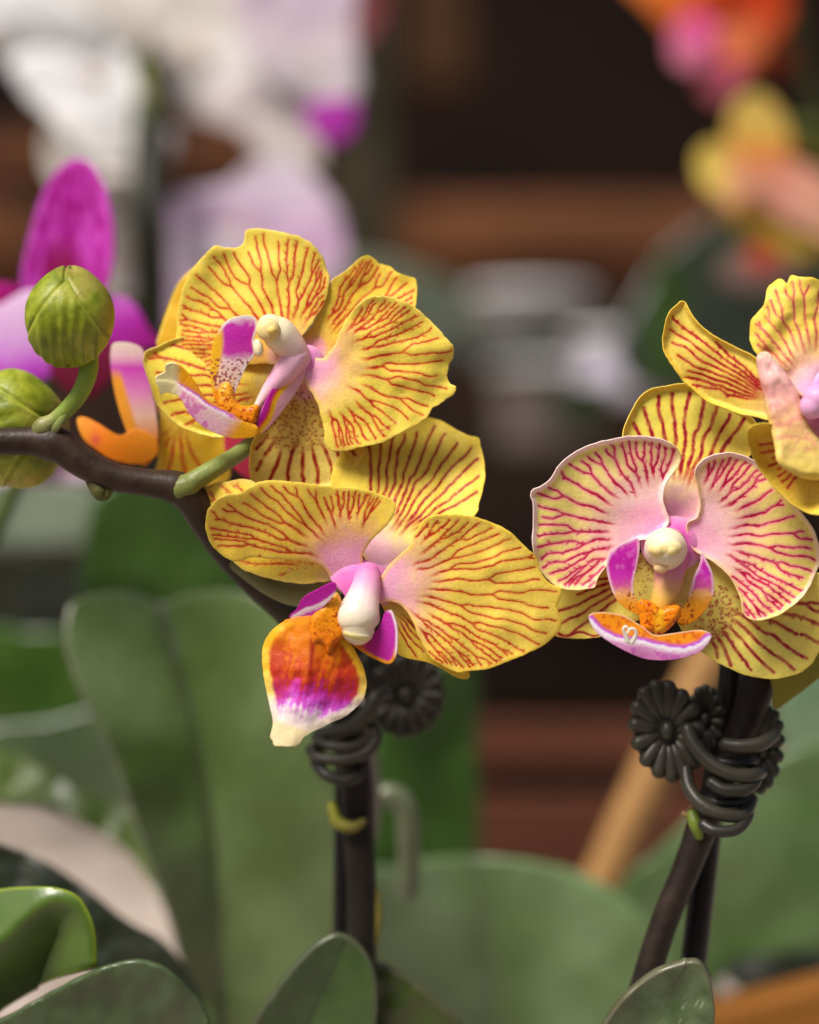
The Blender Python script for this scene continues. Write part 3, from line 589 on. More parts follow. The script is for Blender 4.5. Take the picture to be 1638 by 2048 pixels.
put('anther_cap', [ball_geo(*ZA([(660, 568)])[0], -58, dA, 24, 23, 14, 15, col=lambda x, y, z: grad(z, [(-1, (240, 210, 140)), (1, (244, 226, 160))])), ball_geo(*ZA([(680, 572)])[0], -70, dA, 10, 9, 8, col=flatc((240, 208, 120)), nu=24, nv=16), ball_geo(*ZA([(612, 660)])[0], -42, dA, 10, 18, 10, 10, col=flatc((246, 232, 190)), nu=24, nv=16)], M_COLUMN, FA)

# ---- flower B: middle
ZB = zc(390, 820, 2.2135); dB = .446
FB = throat(plant_l, 722, 1165, 52, 48, dB, 6, (236, 124, 200), 'middle open flower with its lip hanging down orange and magenta', ZB([(590, 700), (640, 690), (700, 668), (735, 662), (790, 680), (845, 700), (880, 715), (865, 760), (868, 830), (850, 860), (800, 850), (700, 850), (650, 800), (612, 760)]))
redB = dict(vein=(192, 48, 24), halo=(216, 140, 54))
YB = (222, 188, 58)
blade('sepal', ZB([(780, 700), (720, 600), (680, 500), (640, 400), (600, 330), (640, 200), (760, 120), (900, 60), (1020, 35), (1080, 45), (1150, 82), (1210, 112), (1256, 127), (1266, 165), (1281, 220), (1284, 300), (1271, 370), (1256, 420), (1240, 468), (1120, 580), (980, 660), (860, 720)]),
      (748, 1120), dB, form(z0=28, gx=.03, gy=-.42, cup=.06, axis=-62, cross=-.4, rip=6, seed=23),
      paint(base=(240, 190, 205), mid=(226, 208, 120), yel=(233, 208, 76), rim=(236, 204, 66), vein=(168, 32, 28), halo=(222, 160, 60), m0=.12, m1=.26, m2=.42, seed=24), FB,
      veins=lambda v: v.grow(-63, 33, 12, 0.0, .26, 4.0, 2.6, 10, 25, .95, lateral=1.0), jag=.9, seed=22)
blade('sepal', ZB([(10, 345), (30, 354), (80, 325), (150, 316), (240, 310), (400, 400), (600, 560), (680, 680), (640, 745), (530, 765), (430, 767), (340, 750), (250, 722), (180, 680), (100, 560), (45, 465), (22, 400)]),
      (690, 1140), dB, form(z0=26, gx=-.10, gy=.05, cup=.10, axis=195, cross=.3, rip=4, seed=28),
      paint(base=(236, 200, 160), mid=(226, 200, 90), yel=(226, 200, 66), rim=(232, 196, 100), vein=(196, 90, 40), halo=(226, 160, 60), m1=.2, m2=.5, seed=29), FB,
      veins=lambda v: (v.grow(196, 24, 6, .6, 0.30, 2.80, 1.98, 7, 35, .8), v.dots(590, 1125, 50, 14, 60, 1.4, 9)), jag=1.2, seed=25)
blade('sepal', ZB([(820, 840), (880, 840), (960, 880), (1060, 1000), (1180, 1120), (1214, 1166), (1208, 1186), (1188, 1191), (1150, 1180), (1080, 1140), (1000, 1110), (900, 1082), (880, 1000), (860, 930)]),
      (755, 1195), dB, form(z0=20, gy=.05, cup=.1, axis=45, cross=-.5, seed=38),
      paint(base=(226, 190, 90), mid=(226, 200, 90), yel=(228, 202, 70), rim=(232, 190, 60), vein=(176, 52, 30), halo=(226, 160, 60), m1=.2, m2=.5, seed=39), FB,
      veins=lambda v: v.grow(46, 14, 4, .2, .2, 2.7, 1.85, 6, 45, .9), jag=1, seed=35)
blade('petal', ZB([(640, 800), (600, 740), (570, 700), (520, 675), (440, 662), (330, 658), (250, 652), (180, 670), (130, 648), (85, 612), (60, 570), (47, 510), (55, 450), (90, 405), (140, 375), (200, 365), (245, 340), (290, 318), (350, 312), (420, 316), (500, 324), (600, 338), (700, 345), (780, 360), (850, 385), (885, 408), (890, 430), (870, 480), (830, 530), (780, 580), (745, 640), (740, 720), (700, 790)]),
      (700, 1135), dB, form(z0=6, gx=-.08, gy=.34, cup=-.02, axis=-150, cross=.25, rip=8, rw=80, seed=41, roll=1, rollw=6),
      paint(base=(250, 176, 206), mid=(240, 190, 120), yel=(234, 203, 76), rim=(232, 204, 80), **redB, m0=.14, m1=.30, m2=.48, seed=42), FB,
      veins=lambda v: v.grow(-131, 72, 14, 1.1, 0.27, 3.14, 1.86, 7, 51, .5), jag=1.0, seed=29)
blade('petal', ZB([(800, 790), (850, 700), (900, 645), (950, 600), (980, 530), (1010, 490), (1050, 468), (1120, 461), (1200, 465), (1280, 485), (1360, 520), (1430, 570), (1480, 620), (1512, 650), (1532, 720), (1572, 768), (1622, 790), (1612, 840), (1602, 870), (1618, 920), (1620, 950), (1600, 992), (1540, 1042), (1460, 1082), (1380, 1117), (1290, 1146), (1200, 1159), (1150, 1156), (1060, 1110), (1020, 1060), (990, 1000), (960, 930), (920, 872), (870, 848), (810, 850)]),
      (745, 1172), dB, form(z0=2, gx=-.14, gy=.06, cup=.10, axis=12, cross=-.22, rip=9, rw=80, seed=43, roll=1, rollw=6),
      paint(base=(250, 180, 208), mid=(244, 196, 150), yel=(236, 208, 86), rim=(236, 200, 66), **redB, m0=.14, m1=.30, m2=.50, seed=44), FB,
      veins=lambda v: v.grow(-4, 62, 15, 1.0, 0.29, 3.02, 1.74, 7, 61, .6), jag=.9, seed=39)
# lip of B
def midB(c):
    u = c.Y - .12 * (c.X - 620); n = (fbm(c.X, c.Y, 9, 61, 3) - .5)
    st = (vnoise(c.X + (c.Y - 1280) * .25, c.Y * .06, 6, 9) - .5)
    col = grad(u + n * 34 + st * 40, [(1235, (226, 136, 14)), (1300, (222, 120, 12)), (1340, (210, 88, 18)), (1366, (194, 50, 40)), (1388, (196, 50, 160)), (1412, (206, 90, 206)), (1436, (240, 220, 226)), (1500, (240, 226, 190))])
    side = c.X - (628 - (c.Y - 1280) * .08)
    red = np.exp(-((side + 2) / 6) ** 2) * (1 - ss(c.Y, 1340, 1400)); col = mix(col, lin((150, 14, 12)), red * .9)
    br = ss(np.abs(side) + n * 30 + st * 22, 40, 58) * (1 - ss(c.Y, 1390, 1410)) * ss(c.Y, 1262, 1300); col = mix(col, lin((176, 40, 26)), br * .7); fs = ss(vnoise(c.X * 1.0 + (c.Y - 1280) * .25, c.Y * .3, 3, 14), .55, .85) * ss(c.Y, 1275, 1330) * (1 - ss(c.Y, 1400, 1440)); col = mix(col, grad(c.Y, [(1280, (190, 60, 16)), (1350, (176, 30, 30)), (1390, (176, 20, 150))]), fs * .55)
    rm = 1 - ss(c.e + n * 6, 9, 19); col = mix(col, grad(c.Y, [(1240, (240, 176, 20)), (1340, (240, 190, 50)), (1385, (238, 206, 110)), (1410, (240, 222, 210)), (1500, (236, 222, 180))]), rm * ss(c.Y, 1235, 1260))
    return mix(col, lin((232, 214, 166)), ss(c.Y - .3 * (c.X - 560), 1438, 1452))
blade('lip_mid_lobe', ZB([(420, 925), (520, 912), (600, 940), (660, 1010), (692, 1042), (740, 1130), (757, 1200), (755, 1240), (735, 1290), (680, 1345), (600, 1385), (530, 1420), (480, 1450), (462, 1475), (440, 1489), (395, 1490), (352, 1486), (346, 1465), (334, 1448), (342, 1412), (345, 1370), (320, 1250), (300, 1120), (305, 1040), (345, 975), (390, 940)]),
      (640, 1255), dB, fold([(640, 1240), (625, 1300), (600, 1400), (570, 1490)], left=-.35, right=-.35, z0=-46, gy=-.12, ref=(640, 1250), rip=5, rw=30, seed=3, soft=16), midB, FB, thick=.00055, spacing=1.4, jag=.6, seed=4)
blade('lip_callus', ZB([(520, 925), (540, 900), (600, 835), (625, 815), (645, 860), (640, 920), (665, 985), (640, 1015), (615, 1035), (592, 1072), (578, 1045), (548, 1025), (520, 1042), (515, 980)]), ZB([(600, 960)])[0], dB,
      form(z0=-54, rip=1.2, rw=10, seed=13, roll=8, rollw=9), lambda c: speck(grad(c.Y + (fbm(c.X, c.Y, 8, 3) - .5) * 20, [(1190, (230, 170, 60)), (1215, (232, 150, 20)), (1290, (226, 116, 10))]), c, (150, 50, 14), .74, 3.4, 19), FB, M_COLUMN, thick=.0008, spacing=1.4)
blade('lip_side_lobe', ZB([(612, 762), (626, 795), (603, 835), (565, 875), (530, 912), (470, 921), (418, 915), (450, 880), (480, 830), (540, 795)]), ZB([(590, 860)])[0], dB,
      form(z0=-60, gx=-.3, gy=.4), (lambda la: lambda c: (lambda s: grad(s + (fbm(c.X, c.Y, 7, 5) - .5) * 4, [(-30, (206, 90, 190)), (-12, (196, 60, 176)), (-7, (238, 196, 220)), (-1, (246, 232, 232)), (2, (196, 40, 170)), (20, (190, 30, 160))]))(segdist(c.X, c.Y, la, closed=False)[0] * segdist(c.X, c.Y, la, closed=False)[1]))(smooth(ZB([(430, 912), (480, 880), (560, 850), (626, 800)]), 5, closed=False)), FB, thick=.0004, spacing=1.4)
blade('lip_side_lobe', ZB([(842, 895), (868, 887), (882, 910), (896, 960), (898, 1020), (891, 1090), (862, 1123), (820, 1112), (760, 1082), (700, 1040), (665, 1005), (740, 1010), (800, 980), (825, 940)]), ZB([(720, 1030)])[0], dB,
      form(z0=-34, gx=-.25, gy=.1), lambda c: mix(mix(grad(c.X + (fbm(c.X, c.Y, 9, 8) - .5) * 14 + (1290 - c.Y) * .3, [(700, (236, 150, 20)), (722, (224, 110, 20)), (738, (196, 40, 130)), (760, (186, 34, 150)), (800, (204, 56, 180))]), lin((236, 150, 30)), (1 - ss(c.e, 4, 9)) * ss(c.Y, 1290, 1305)), lin((244, 220, 230)), (1 - ss(c.e, 2.5, 6)) * ss(c.X, 772, 784) * (1 - ss(c.Y, 1300, 1318))), FB, thick=.0004, spacing=1.4)
put('column', tube_geo([(*ZB([(764, 730)])[0], 2, 26), (*ZB([(757, 780)])[0], -14, 29), (*ZB([(742, 840)])[0], -30, 34), (*ZB([(726, 900)])[0], -42, 42), (*ZB([(722, 940)])[0], -48, 41), (*ZB([(722, 968)])[0], -50, 33)], dB, 32, lambda u, a: grad(u, [(0, (228, 130, 192)), (.25, (236, 170, 204)), (.5, (244, 214, 212)), (.8, (240, 224, 204)), (1, (238, 224, 190))])), M_COLUMN, FB)
put('anther_cap', ball_geo(*ZB([(720, 992)])[0], -58, dB, 30, 15, 24, -10, col=lambda x, y, z: grad(z + .3 * x, [(-1, (222, 204, 96)), (-.2, (236, 222, 150)), (.3, (240, 228, 196))])), M_COLUMN, FB)

# ---- flower C: out of focus behind the upper flower, seen from its side
dC = .474
ZC = zc(0, 300, 2.845)
FC = throat(plant_l, 330, 800, 20, 30, dC, 10, (236, 190, 90), 'flower hidden behind the upper open flower, only its pale lip showing')
blade('petal', ZA([(110, 650), (120, 590), (150, 500), (195, 380), (240, 310), (300, 258), (360, 210), (420, 300), (400, 600), (300, 700), (180, 700)]), (380, 720), dC, form(z0=0, cup=.1, rip=5), paint(base=(226, 176, 40), mid=(226, 176, 40), yel=(228, 178, 40), seed=70), FC, spacing=3, thick=.0007)
blade('petal', ZA([(128, 960), (160, 985), (300, 1050), (460, 1090), (470, 1200), (440, 1330), (120, 1330), (118, 1200), (122, 1080)]), (360, 830), dC, form(z0=0, cup=.1, rip=5, gy=.1), paint(base=(216, 176, 60), mid=(222, 184, 50), yel=(222, 180, 44), seed=71), FC, spacing=3, thick=.0007,
      veins=lambda v: v.grow(100, 40, 5, 0, .2, 3, 3, 6, 3))
blade('lip_side_lobe', ZC([(640, 1110), (690, 1095), (760, 1105), (820, 1150), (850, 1300), (890, 1500), (900, 1650), (870, 1760), (800, 1790), (740, 1650), (680, 1480), (645, 1330), (630, 1200)]), ZC([(850, 1740)])[0], dC, form(z0=-20, axis=-100, cross=.6),
      lambda c: mix(grad(c.Y, [(685, (240, 220, 200)), (712, (236, 190, 200)), (735, (214, 70, 190)), (780, (226, 130, 196)), (830, (240, 196, 176)), (880, (240, 150, 60)), (930, (240, 140, 30))]), lin((240, 160, 50)), (1 - ss(c.X - 232 - (c.Y - 740) * .28, 4, 14)) * ss(c.Y, 730, 760)), FC, spacing=2.5, thick=.0004)
blade('lip_mid_lobe', ZC([(440, 1540), (480, 1525), (560, 1560), (680, 1625), (780, 1590), (880, 1640), (900, 1720), (850, 1770), (760, 1785), (640, 1760), (540, 1700), (470, 1640)]), ZC([(860, 1700)])[0], dC, form(z0=-24, axis=180, cross=.6),
      lambda c: mix(grad(c.X, [(160, (236, 150, 30)), (200, (238, 130, 16)), (300, (240, 150, 30))]), lin((220, 90, 60)), np.exp(-((c.X - 192) / 10) ** 2 - ((c.Y - 880) / 14) ** 2)), FC, spacing=2.5, thick=.001)
blade('sepal', [(455, 860), (500, 870), (520, 920), (510, 960), (470, 940), (450, 900)], (480, 900), dC, form(z0=10), lambda c: np.tile(lin((205, 60, 90)), (len(c.X), 1)), FC, spacing=4, thick=.0007)

# ---- stem and stalks
brown = lambda u, a: grad(u, [(0, (50, 36, 28)), (.2, (56, 42, 30)), (.3, (44, 34, 24)), (.4, (46, 42, 28)), (.6, (34, 30, 24)), (1, (32, 28, 24))]) * (1 + .35 * (vnoise(u * 400, a * 4, 6, 3) - .5))[:, None]
stemL = put('flower_stem', [tube_geo([(-60, 878, -4, 26), (0, 882, 0, 27), (60, 882, 2, 29), (100, 886, 4, 36), (125, 895, 4, 35), (170, 928, 4, 31), (230, 955, 6, 28), (300, 966, 10, 28), (355, 976, 14, 34), (385, 1000, 22, 34), (410, 1045, 40, 30), (450, 1105, 90, 27), (510, 1170, 150, 26), (575, 1230, 230, 27), (640, 1310, 310, 30), (690, 1420, 370, 36), (712, 1560, 395, 36), (716, 1640, 400, 35), (722, 1760, 400, 33), (722, 1900, 400, 34), (716, 2000, 400, 36), (700, 2300, 400, 40)], .452, 28, brown, 5)], M_STEM, plant_l)
grn = lambda u, a: grad(u, [(0, (120, 126, 60)), (.5, (132, 150, 50)), (1, (140, 158, 44))])
put('flower_stalk', tube_geo([(84, 858, -8, 21), (92, 850, -10, 20), (98, 846, -12, 16), (112, 838, -14, 16), (140, 812, -18, 17), (162, 782, -22, 18), (176, 745, -22, 19), (178, 712, -18, 19)], .452, 20, lambda u, a: grad(u, [(0, (118, 120, 66)), (.1, (150, 150, 90)), (.3, (134, 156, 60)), (1, (148, 170, 50))])), M_BUD, plant_l)
put('flower_stalk', tube_geo([(362, 978, 4, 27), (378, 970, 2, 26), (388, 962, 2, 21), (404, 952, 4, 20), (440, 930, 20, 18), (480, 905, 52, 17), (520, 872, 80, 17), (580, 800, 90, 15), (612, 735, 60, 13)], .452, 20, lambda u, a: grad(u, [(0, (112, 120, 56)), (.3, (146, 160, 84)), (1, (150, 166, 80))])), M_BUD, plant_l)
put('flower_stalk', tube_geo([(470, 1120, 90, 20), (540, 1170, 80, 22), (600, 1190, 60, 24), (660, 1175, 44, 22), (712, 1150, 24, 18)], .452, 20, lambda u, a: grad(u, [(0, (96, 96, 50)), (1, (150, 150, 90))])), M_BUD, plant_l)
put('bract', [tube_geo([(104, 872, -14, 5), (112, 856, -26, 8), (128, 830, -28, 7), (142, 806, -26, 4)], .452, 14, lambda u, a: grad(u, [(0, (110, 110, 70)), (1, (150, 168, 80))]), flat=.5)], M_BUD, plant_l)
put('bract', [tube_geo([(176, 950, 2, 10), (196, 982, -2, 15), (208, 990, 2, 12), (222, 968, 4, 10)], .452, 14, lambda u, a: grad(u, [(0, (70, 62, 34)), (1, (96, 104, 44))]), flat=.7)], M_BUD, plant_l)
put('bract', [tube_geo([(664, 1612, 368, 11), (676, 1645, 358, 14), (705, 1655, 352, 13), (728, 1642, 356, 8)], .452, 14, lambda u, a: grad(u, [(0, (150, 150, 40)), (1, (104, 92, 40))]))], M_BUD, plant_l)
put('bract', [tube_geo([(752, 1780, 396, 7), (757, 1830, 392, 9), (750, 1890, 392, 6)], .452, 14, lambda u, a: grad(u, [(0, (120, 112, 50)), (1, (130, 116, 50))]))], M_BUD, plant_l)

# ---- buds
def shield(x, z): return (.66 - z) / 1.5 - np.abs(x - .03) * .92
def budcol(x, y, z):
    n = fbm(x * 40 + 90, z * 40 + 90, 14, 5, 3); fine = fbm(x * 90 + 190, z * 60 + 90, 5, 15, 2) - .5
    w = x * (1.15 - .45 * z) + (n - .5) * .06; s = np.abs((w * 3.3 + .5) % 1 - .5); e = shield(x, z); front = ss(-y, .05, .3)
    col = grad(n, [(.3, (112, 126, 20)), (.5, (144, 154, 36)), (.7, (164, 166, 60))])
    col = mix(col, lin((86, 96, 30)), (1 - ss(s, .02, .17)) * .55 * (1 - ss(z, -.1, .35)) * ss(e, .02, .15) * front * ss(n, .3, .55))
    col = mix(col, lin((136, 108, 66)), ss(z + (n - .5) * 1.2 + x * .4, .3, 1.05) * .5)
    col = mix(col, lin((188, 190, 84)), np.exp(-((e - .03) / .03) ** 2) * front * .45)
    col = mix(col, lin((176, 156, 60)), ss(x, .7, .95) * .6)
    return col * (1 + fine * .35)[:, None]
def budshape(x, y, z):
    # front sepal is a raised shield whose two edges meet in a point near the top
    e = shield(x, z); front = ss(-y, .0, .25)
    g = 1 + .05 * ss(e, -.01, .03) * front - .05 * np.exp(-((e + .03) / .035) ** 2) * front
    seam = np.exp(-((x + .03 + .2 * (z - .6)) / .035) ** 2) * ss(z, .6, .72) * ss(-y, -.3, .1)
    s = (x * (1.15 - .45 * z)) * 3.3; g = g + .012 * np.cos(2 * np.pi * s) * ss(e, 0, .2) * front * (1 - ss(z, 0, .5))
    return g * (1 - .06 * seam) * (1 + .045 * np.cos(3 * np.arctan2(y, x) + .8)) * (1 - .13 * ss(z, .0, .9)) * (1 + .04 * ss(-z, -.3, .5))
bud = lambda name, cx, cy, z, rx, ry, rot, d, lab: put(name, ball_geo(cx, cy, z, d, rx, ry, (rx + ry) / 2, rot, budshape, budcol, 160, 130), M_BUD, plant_l, label=lab)
bud('bud', 139, 624, -18, 87, 103, -2, .450, 'round ribbed green bud held up above the stem')
bud('bud', 45, 852, 60, 118, 104, -78, .458, 'large yellow green bud lying behind the stem at the left edge')

# ============================================================ RIGHT YELLOW ORCHID
plant_r = thing('orchid_plant', 'pink tinted yellow orchid with crimson stripes, its flowers at the right edge', 'orchid', 1300, 2250, .47)
ZD = zc(1050, 740, 2.7857); dD = .448
FD = throat(plant_r, 1345, 1088, 62, 54, dD, -2, (232, 100, 190), 'lower flower facing the viewer with a round cream column')
cri = dict(vein=(192, 8, 72), halo=(242, 112, 160), hs=.85)
blade('sepal', ZD([(545, 378), (560, 300), (597, 222), (640, 150), (700, 108), (780, 90), (880, 75), (960, 85), (1100, 150), (1210, 220), (1290, 300), (1300, 370), (1270, 450), (1150, 600), (1010, 720), (960, 840), (760, 840), (755, 720), (690, 600), (590, 480)]),
      (1350, 1050), dD, form(z0=28, gx=0, gy=-.06, cup=.06, axis=-85, cross=-.5, rip=3, seed=80, roll=-14, rollw=13),
      paint(base=(238, 176, 206), mid=(234, 212, 170), yel=(234, 220, 92), rim=(232, 196, 80), vein=(168, 18, 44), halo=(228, 170, 70), m0=.16, m1=.32, m2=.5, vs=.95, seed=81), FD,
      veins=lambda v: (v.grow(-84, 31, 9, .0, .30, 4.8, 3.8, 8, 85, 1.0, lateral=.35)), seed=82, jag=.6)
blade('sepal', ZD([(100, 1290), (130, 1238), (205, 1225), (400, 1100), (640, 1020), (780, 1090), (770, 1280), (700, 1360), (570, 1420), (440, 1480), (330, 1497), (230, 1492), (160, 1475), (115, 1400)]),
      (1320, 1140), dD, form(z0=24, gx=-.05, gy=.0, cup=.08, axis=160, cross=-.4, rip=3, seed=87),
      paint(base=(220, 206, 110), mid=(222, 208, 100), yel=(230, 214, 96), rim=(228, 200, 84), vein=(164, 22, 40), halo=(226, 180, 80), m0=.1, m1=.2, m2=.4, seed=88), FD,
      veins=lambda v: (v.grow(158, 17, 5, .04, .30, 3.6, 2.8, 7, 89, .9), v.dots(1285, 1150, 40, 40, 60, 1.7, 9), v.path([(1118 + i, 1268 + 4 * math.sin(i / 9)) for i in range(80)], 4, 2, 3)), seed=83, jag=.8)
blade('sepal', ZD([(880, 1120), (1000, 1060), (1200, 1120), (1500, 1180), (1640, 1130), (1720, 1250), (1700, 1420), (1640, 1560), (1600, 1630), (1540, 1682), (1450, 1712), (1360, 1722), (1240, 1702), (1150, 1670), (1060, 1622), (980, 1570), (930, 1530), (850, 1400), (840, 1230)]),
      (1372, 1160), dD, form(z0=24, gx=-.02, gy=.05, cup=.10, axis=38, cross=-.5, rip=5, seed=97),
      paint(base=(222, 206, 120), mid=(222, 208, 108), yel=(232, 216, 104), rim=(232, 208, 90), vein=(164, 20, 50), halo=(226, 180, 90), m0=.1, m1=.2, m2=.4, vs=.92, seed=98), FD,
      veins=lambda v: (v.grow(40, 33, 9, .35, 0.37, 3.36, 3.36, 7, 99, .8, brk=.12, lateral=1.3), v.dots(1430, 1225, 46, 55, 150, 2.2, 19)), seed=93, jag=.8)
def tintD(c, col): return mix(col, lin((250, 190, 190)), .34 * (1 - ss(c.t, .4, .85)))
palerim = lambda lo: (lambda c, col: mix(col, lin((240, 214, 208)), (1 - ss(c.e, 6, 9)) * lo(c)))
blade('petal', ZD([(800, 860), (700, 940), (640, 950), (560, 1000), (500, 1050), (440, 1110), (402, 1170), (390, 1210), (350, 1219), (280, 1226), (210, 1219), (160, 1196), (110, 1150), (80, 1100), (55, 1040), (42, 950), (45, 830), (44, 745), (32, 700), (48, 665), (90, 648), (140, 608), (190, 530), (260, 470), (340, 425), (440, 395), (560, 372), (650, 368), (740, 380), (800, 400), (845, 430), (868, 480), (858, 530), (822, 580), (785, 640), (770, 720), (790, 790)]),
      (1325, 1068), dD, form(z0=2, gx=-.02, gy=.05, cup=-.10, axis=-160, cross=-.06, rip=6, rw=80, seed=101, roll=-9, rollw=14),
      paint(base=(250, 158, 208), mid=(246, 202, 200), yel=(235, 219, 118), rim=(232, 206, 150), **cri, m0=.16, m1=.38, m2=.66, seed=102, tint=tintD, vs=1,
            extra=palerim(lambda c: ss(1130 - c.Y, 0, 60) * (1 - ss(c.X, 1330, 1350)))), FD,
      veins=lambda v: v.grow(-150, 72, 15, .85, 0.37, 3.3, 2.1, 7, 111, .5), seed=103, jag=.7)
blade('petal', ZD([(900, 860), (960, 820), (975, 740), (962, 660), (945, 580), (965, 530), (1010, 490), (1080, 466), (1160, 463), (1250, 490), (1320, 540), (1400, 620), (1480, 720), (1560, 820), (1612, 900), (1640, 1000), (1640, 1080), (1602, 1170), (1560, 1250), (1480, 1322), (1400, 1372), (1310, 1396), (1250, 1386), (1215, 1352), (1203, 1280), (1170, 1200), (1130, 1140), (1060, 1080), (1000, 1040), (930, 990)]),
      (1362, 1075), dD, form(z0=0, gx=.02, gy=.05, cup=-.06, axis=-5, cross=-.08, rip=6, rw=80, seed=121, roll=-7, rollw=12),
      paint(base=(250, 158, 208), mid=(246, 200, 198), yel=(234, 215, 112), rim=(230, 204, 130), **cri, m0=.16, m1=.38, m2=.66, seed=122, tint=tintD, vs=1,
            extra=palerim(lambda c: np.maximum(ss(960 - c.Y, 0, 30), ss(c.X - 1560, 0, 60) * .5))), FD,
      veins=lambda v: v.grow(-10, 66, 15, .9, 0.37, 3.3, 2.1, 7, 131, .5), seed=123, jag=.7)
# lip of D
def lobeD(x0):
    def f(c):
        n = (fbm(c.X, c.Y, 8, 31, 3) - .5) * 14
        col = grad(c.Y + n, [(1075, (226, 90, 200)), (1100, (204, 36, 176)), (1130, (196, 30, 168)), (1150, (206, 50, 182)), (1172, (214, 90, 160)), (1186, (240, 180, 110)), (1205, (238, 160, 40)), (1240, (238, 150, 24))])
        col = mix(col, lin((244, 206, 216)), (1 - ss(c.e + n * .3, 1.5, 7)) * .8 * (1 - ss(c.Y, 1180, 1196))); col = mix(col, lin((226, 120, 206)), ss(fbm(c.X, c.Y, 12, 81), .5, .7) * .5 * (1 - ss(c.Y, 1150, 1175))); return speck(col, c, (140, 36, 20), .66, 3.6, 12, ss(c.Y, 1178, 1186) * ss(x0 * (c.X - (1250 if x0 > 0 else 1392)), 0, 8))
    return f
blade('lip_side_lobe', ZD([(628, 938), (636, 1000), (622, 1090), (607, 1160), (602, 1220), (622, 1280), (650, 1325), (650, 1370), (600, 1350), (555, 1325), (500, 1262), (465, 1165), (454, 1090), (468, 1030), (520, 978), (580, 950)]), ZD([(640, 1340)])[0], dD, form(z0=-30, gx=.15, axis=-105, cross=.5), lobeD(1), FD, thick=.00045, spacing=1.4)
blade('lip_side_lobe', ZD([(985, 1013), (1012, 1060), (1040, 1120), (1051, 1190), (1046, 1260), (1002, 1340), (940, 1400), (870, 1422), (848, 1395), (860, 1350), (900, 1290), (920, 1220), (940, 1150), (972, 1080)]), ZD([(860, 1390)])[0], dD, form(z0=-30, gx=-.1, axis=-70, cross=.5), lobeD(-1), FD, thick=.00045, spacing=1.4)
put('column_foot', tube_geo([(*ZD([(820, 1020)])[0], -10, 34), (*ZD([(805, 1130)])[0], -18, 30), (*ZD([(790, 1220)])[0], -24, 27), (*ZD([(760, 1320)])[0], -28, 24)], dD, 24, lambda u, a: grad(u, [(0, (214, 110, 180)), (.35, (228, 140, 180)), (.6, (232, 170, 130)), (.8, (228, 180, 90)), (1, (232, 170, 60))])), M_COLUMN, FD)
blade('lip_callus', ZD([(640, 1292), (700, 1302), (735, 1330), (765, 1342), (800, 1325), (855, 1322), (855, 1372), (830, 1400), (800, 1432), (770, 1455), (740, 1470), (715, 1452), (660, 1447), (648, 1380)]), ZD([(750, 1390)])[0], dD,
      form(z0=-62, rip=1, rw=9, seed=33, roll=9, rollw=8), lambda c: speck(grad(np.abs(c.X - 1318), [(0, (244, 180, 30)), (9, (242, 160, 24)), (16, (240, 130, 12)), (40, (240, 140, 14))]), c, (160, 34, 20), .66, 3.6, 39), FD, M_COLUMN, thick=.0008, spacing=1.3)
def midD(c):
    n = (fbm(c.X, c.Y, 9, 51, 3) - .5); s = c.e_in + n * 6
    x = (c.X - 1300) / 120
    return s
laD = smooth(ZD([(360, 1395), (400, 1440), (480, 1490), (560, 1510), (660, 1520), (760, 1545), (880, 1560), (970, 1535), (1025, 1490)]), 5, closed=False)
def midDcol(c):
    n = fbm(c.X, c.Y, 10, 51, 3) - .5; d_, s_ = segdist(c.X, c.Y, laD, closed=False); s = d_ * s_ + n * 5
    cen = np.exp(-((c.X - 1322) / 14) ** 2)
    inn = mix(np.tile(lin((236, 146, 20)), (len(c.X), 1)), lin((200, 70, 20)), ss(n + .5, .5, .62) * .6)
    inn = mix(inn, lin((190, 30, 20)), cen * .5 * ss(-s, -30, -8) * 0)
    col = grad(s, [(-20, (224, 140, 200)), (-8, (230, 164, 212)), (-3, (240, 214, 232)), (0, (246, 242, 246)), (3, (240, 226, 246)), (6, (196, 90, 220)), (11, (216, 110, 110))])
    col = mix(col, inn, ss(s, 9, 15)); col = mix(col, lin((240, 216, 180)), (1 - ss(c.e, 1, 4)) * ss(s, 4, 12) * .6)
    return mix(col, lin((206, 50, 190)), ss(n, .06, .14) * (1 - ss(s, -12, -5)) * .5)
blade('lip_mid_lobe', ZD([(355, 1385), (368, 1358), (430, 1349), (540, 1365), (640, 1420), (720, 1475), (800, 1470), (900, 1455), (980, 1449), (1030, 1468), (1034, 1496), (985, 1560), (900, 1597), (800, 1614), (700, 1613), (620, 1592), (500, 1532), (400, 1462)]), ZD([(700, 1480)])[0], dD,
      (lambda c: -62 + (lambda q: -(q[0] * 0) - 5 * np.exp(-(q[0] / 22) ** 2))(segdist(c.X, c.Y, laD, closed=False))), midDcol, FD, thick=.00055, spacing=1.3)
put('lip_tendril', [tube_geo([(1256, 1282, -94, 6), (1250, 1268, -100, 4), (1247, 1258, -104, 3), (1252, 1253, -106, 2.4), (1258, 1260, -106, 2)], dD, 10, flatc((244, 240, 226)), 1.5),
                    tube_geo([(1264, 1284, -94, 6), (1272, 1270, -100, 4), (1270, 1260, -104, 3), (1262, 1257, -106, 2.4), (1255, 1266, -106, 2)], dD, 10, flatc((244, 240, 226)), 1.5)], M_COLUMN, FD)
put('column', tube_geo([(1342, 1082, 0, 30), (1337, 1090, -20, 33), (1332, 1097, -44, 42), (1331, 1098, -58, 42), (1331, 1098, -72, 34)], dD, 40, lambda u, a: grad(u, [(0, (222, 110, 184)), (.4, (236, 180, 200)), (.6, (244, 226, 206)), (1, (244, 232, 200))]), 2), M_COLUMN, FD)
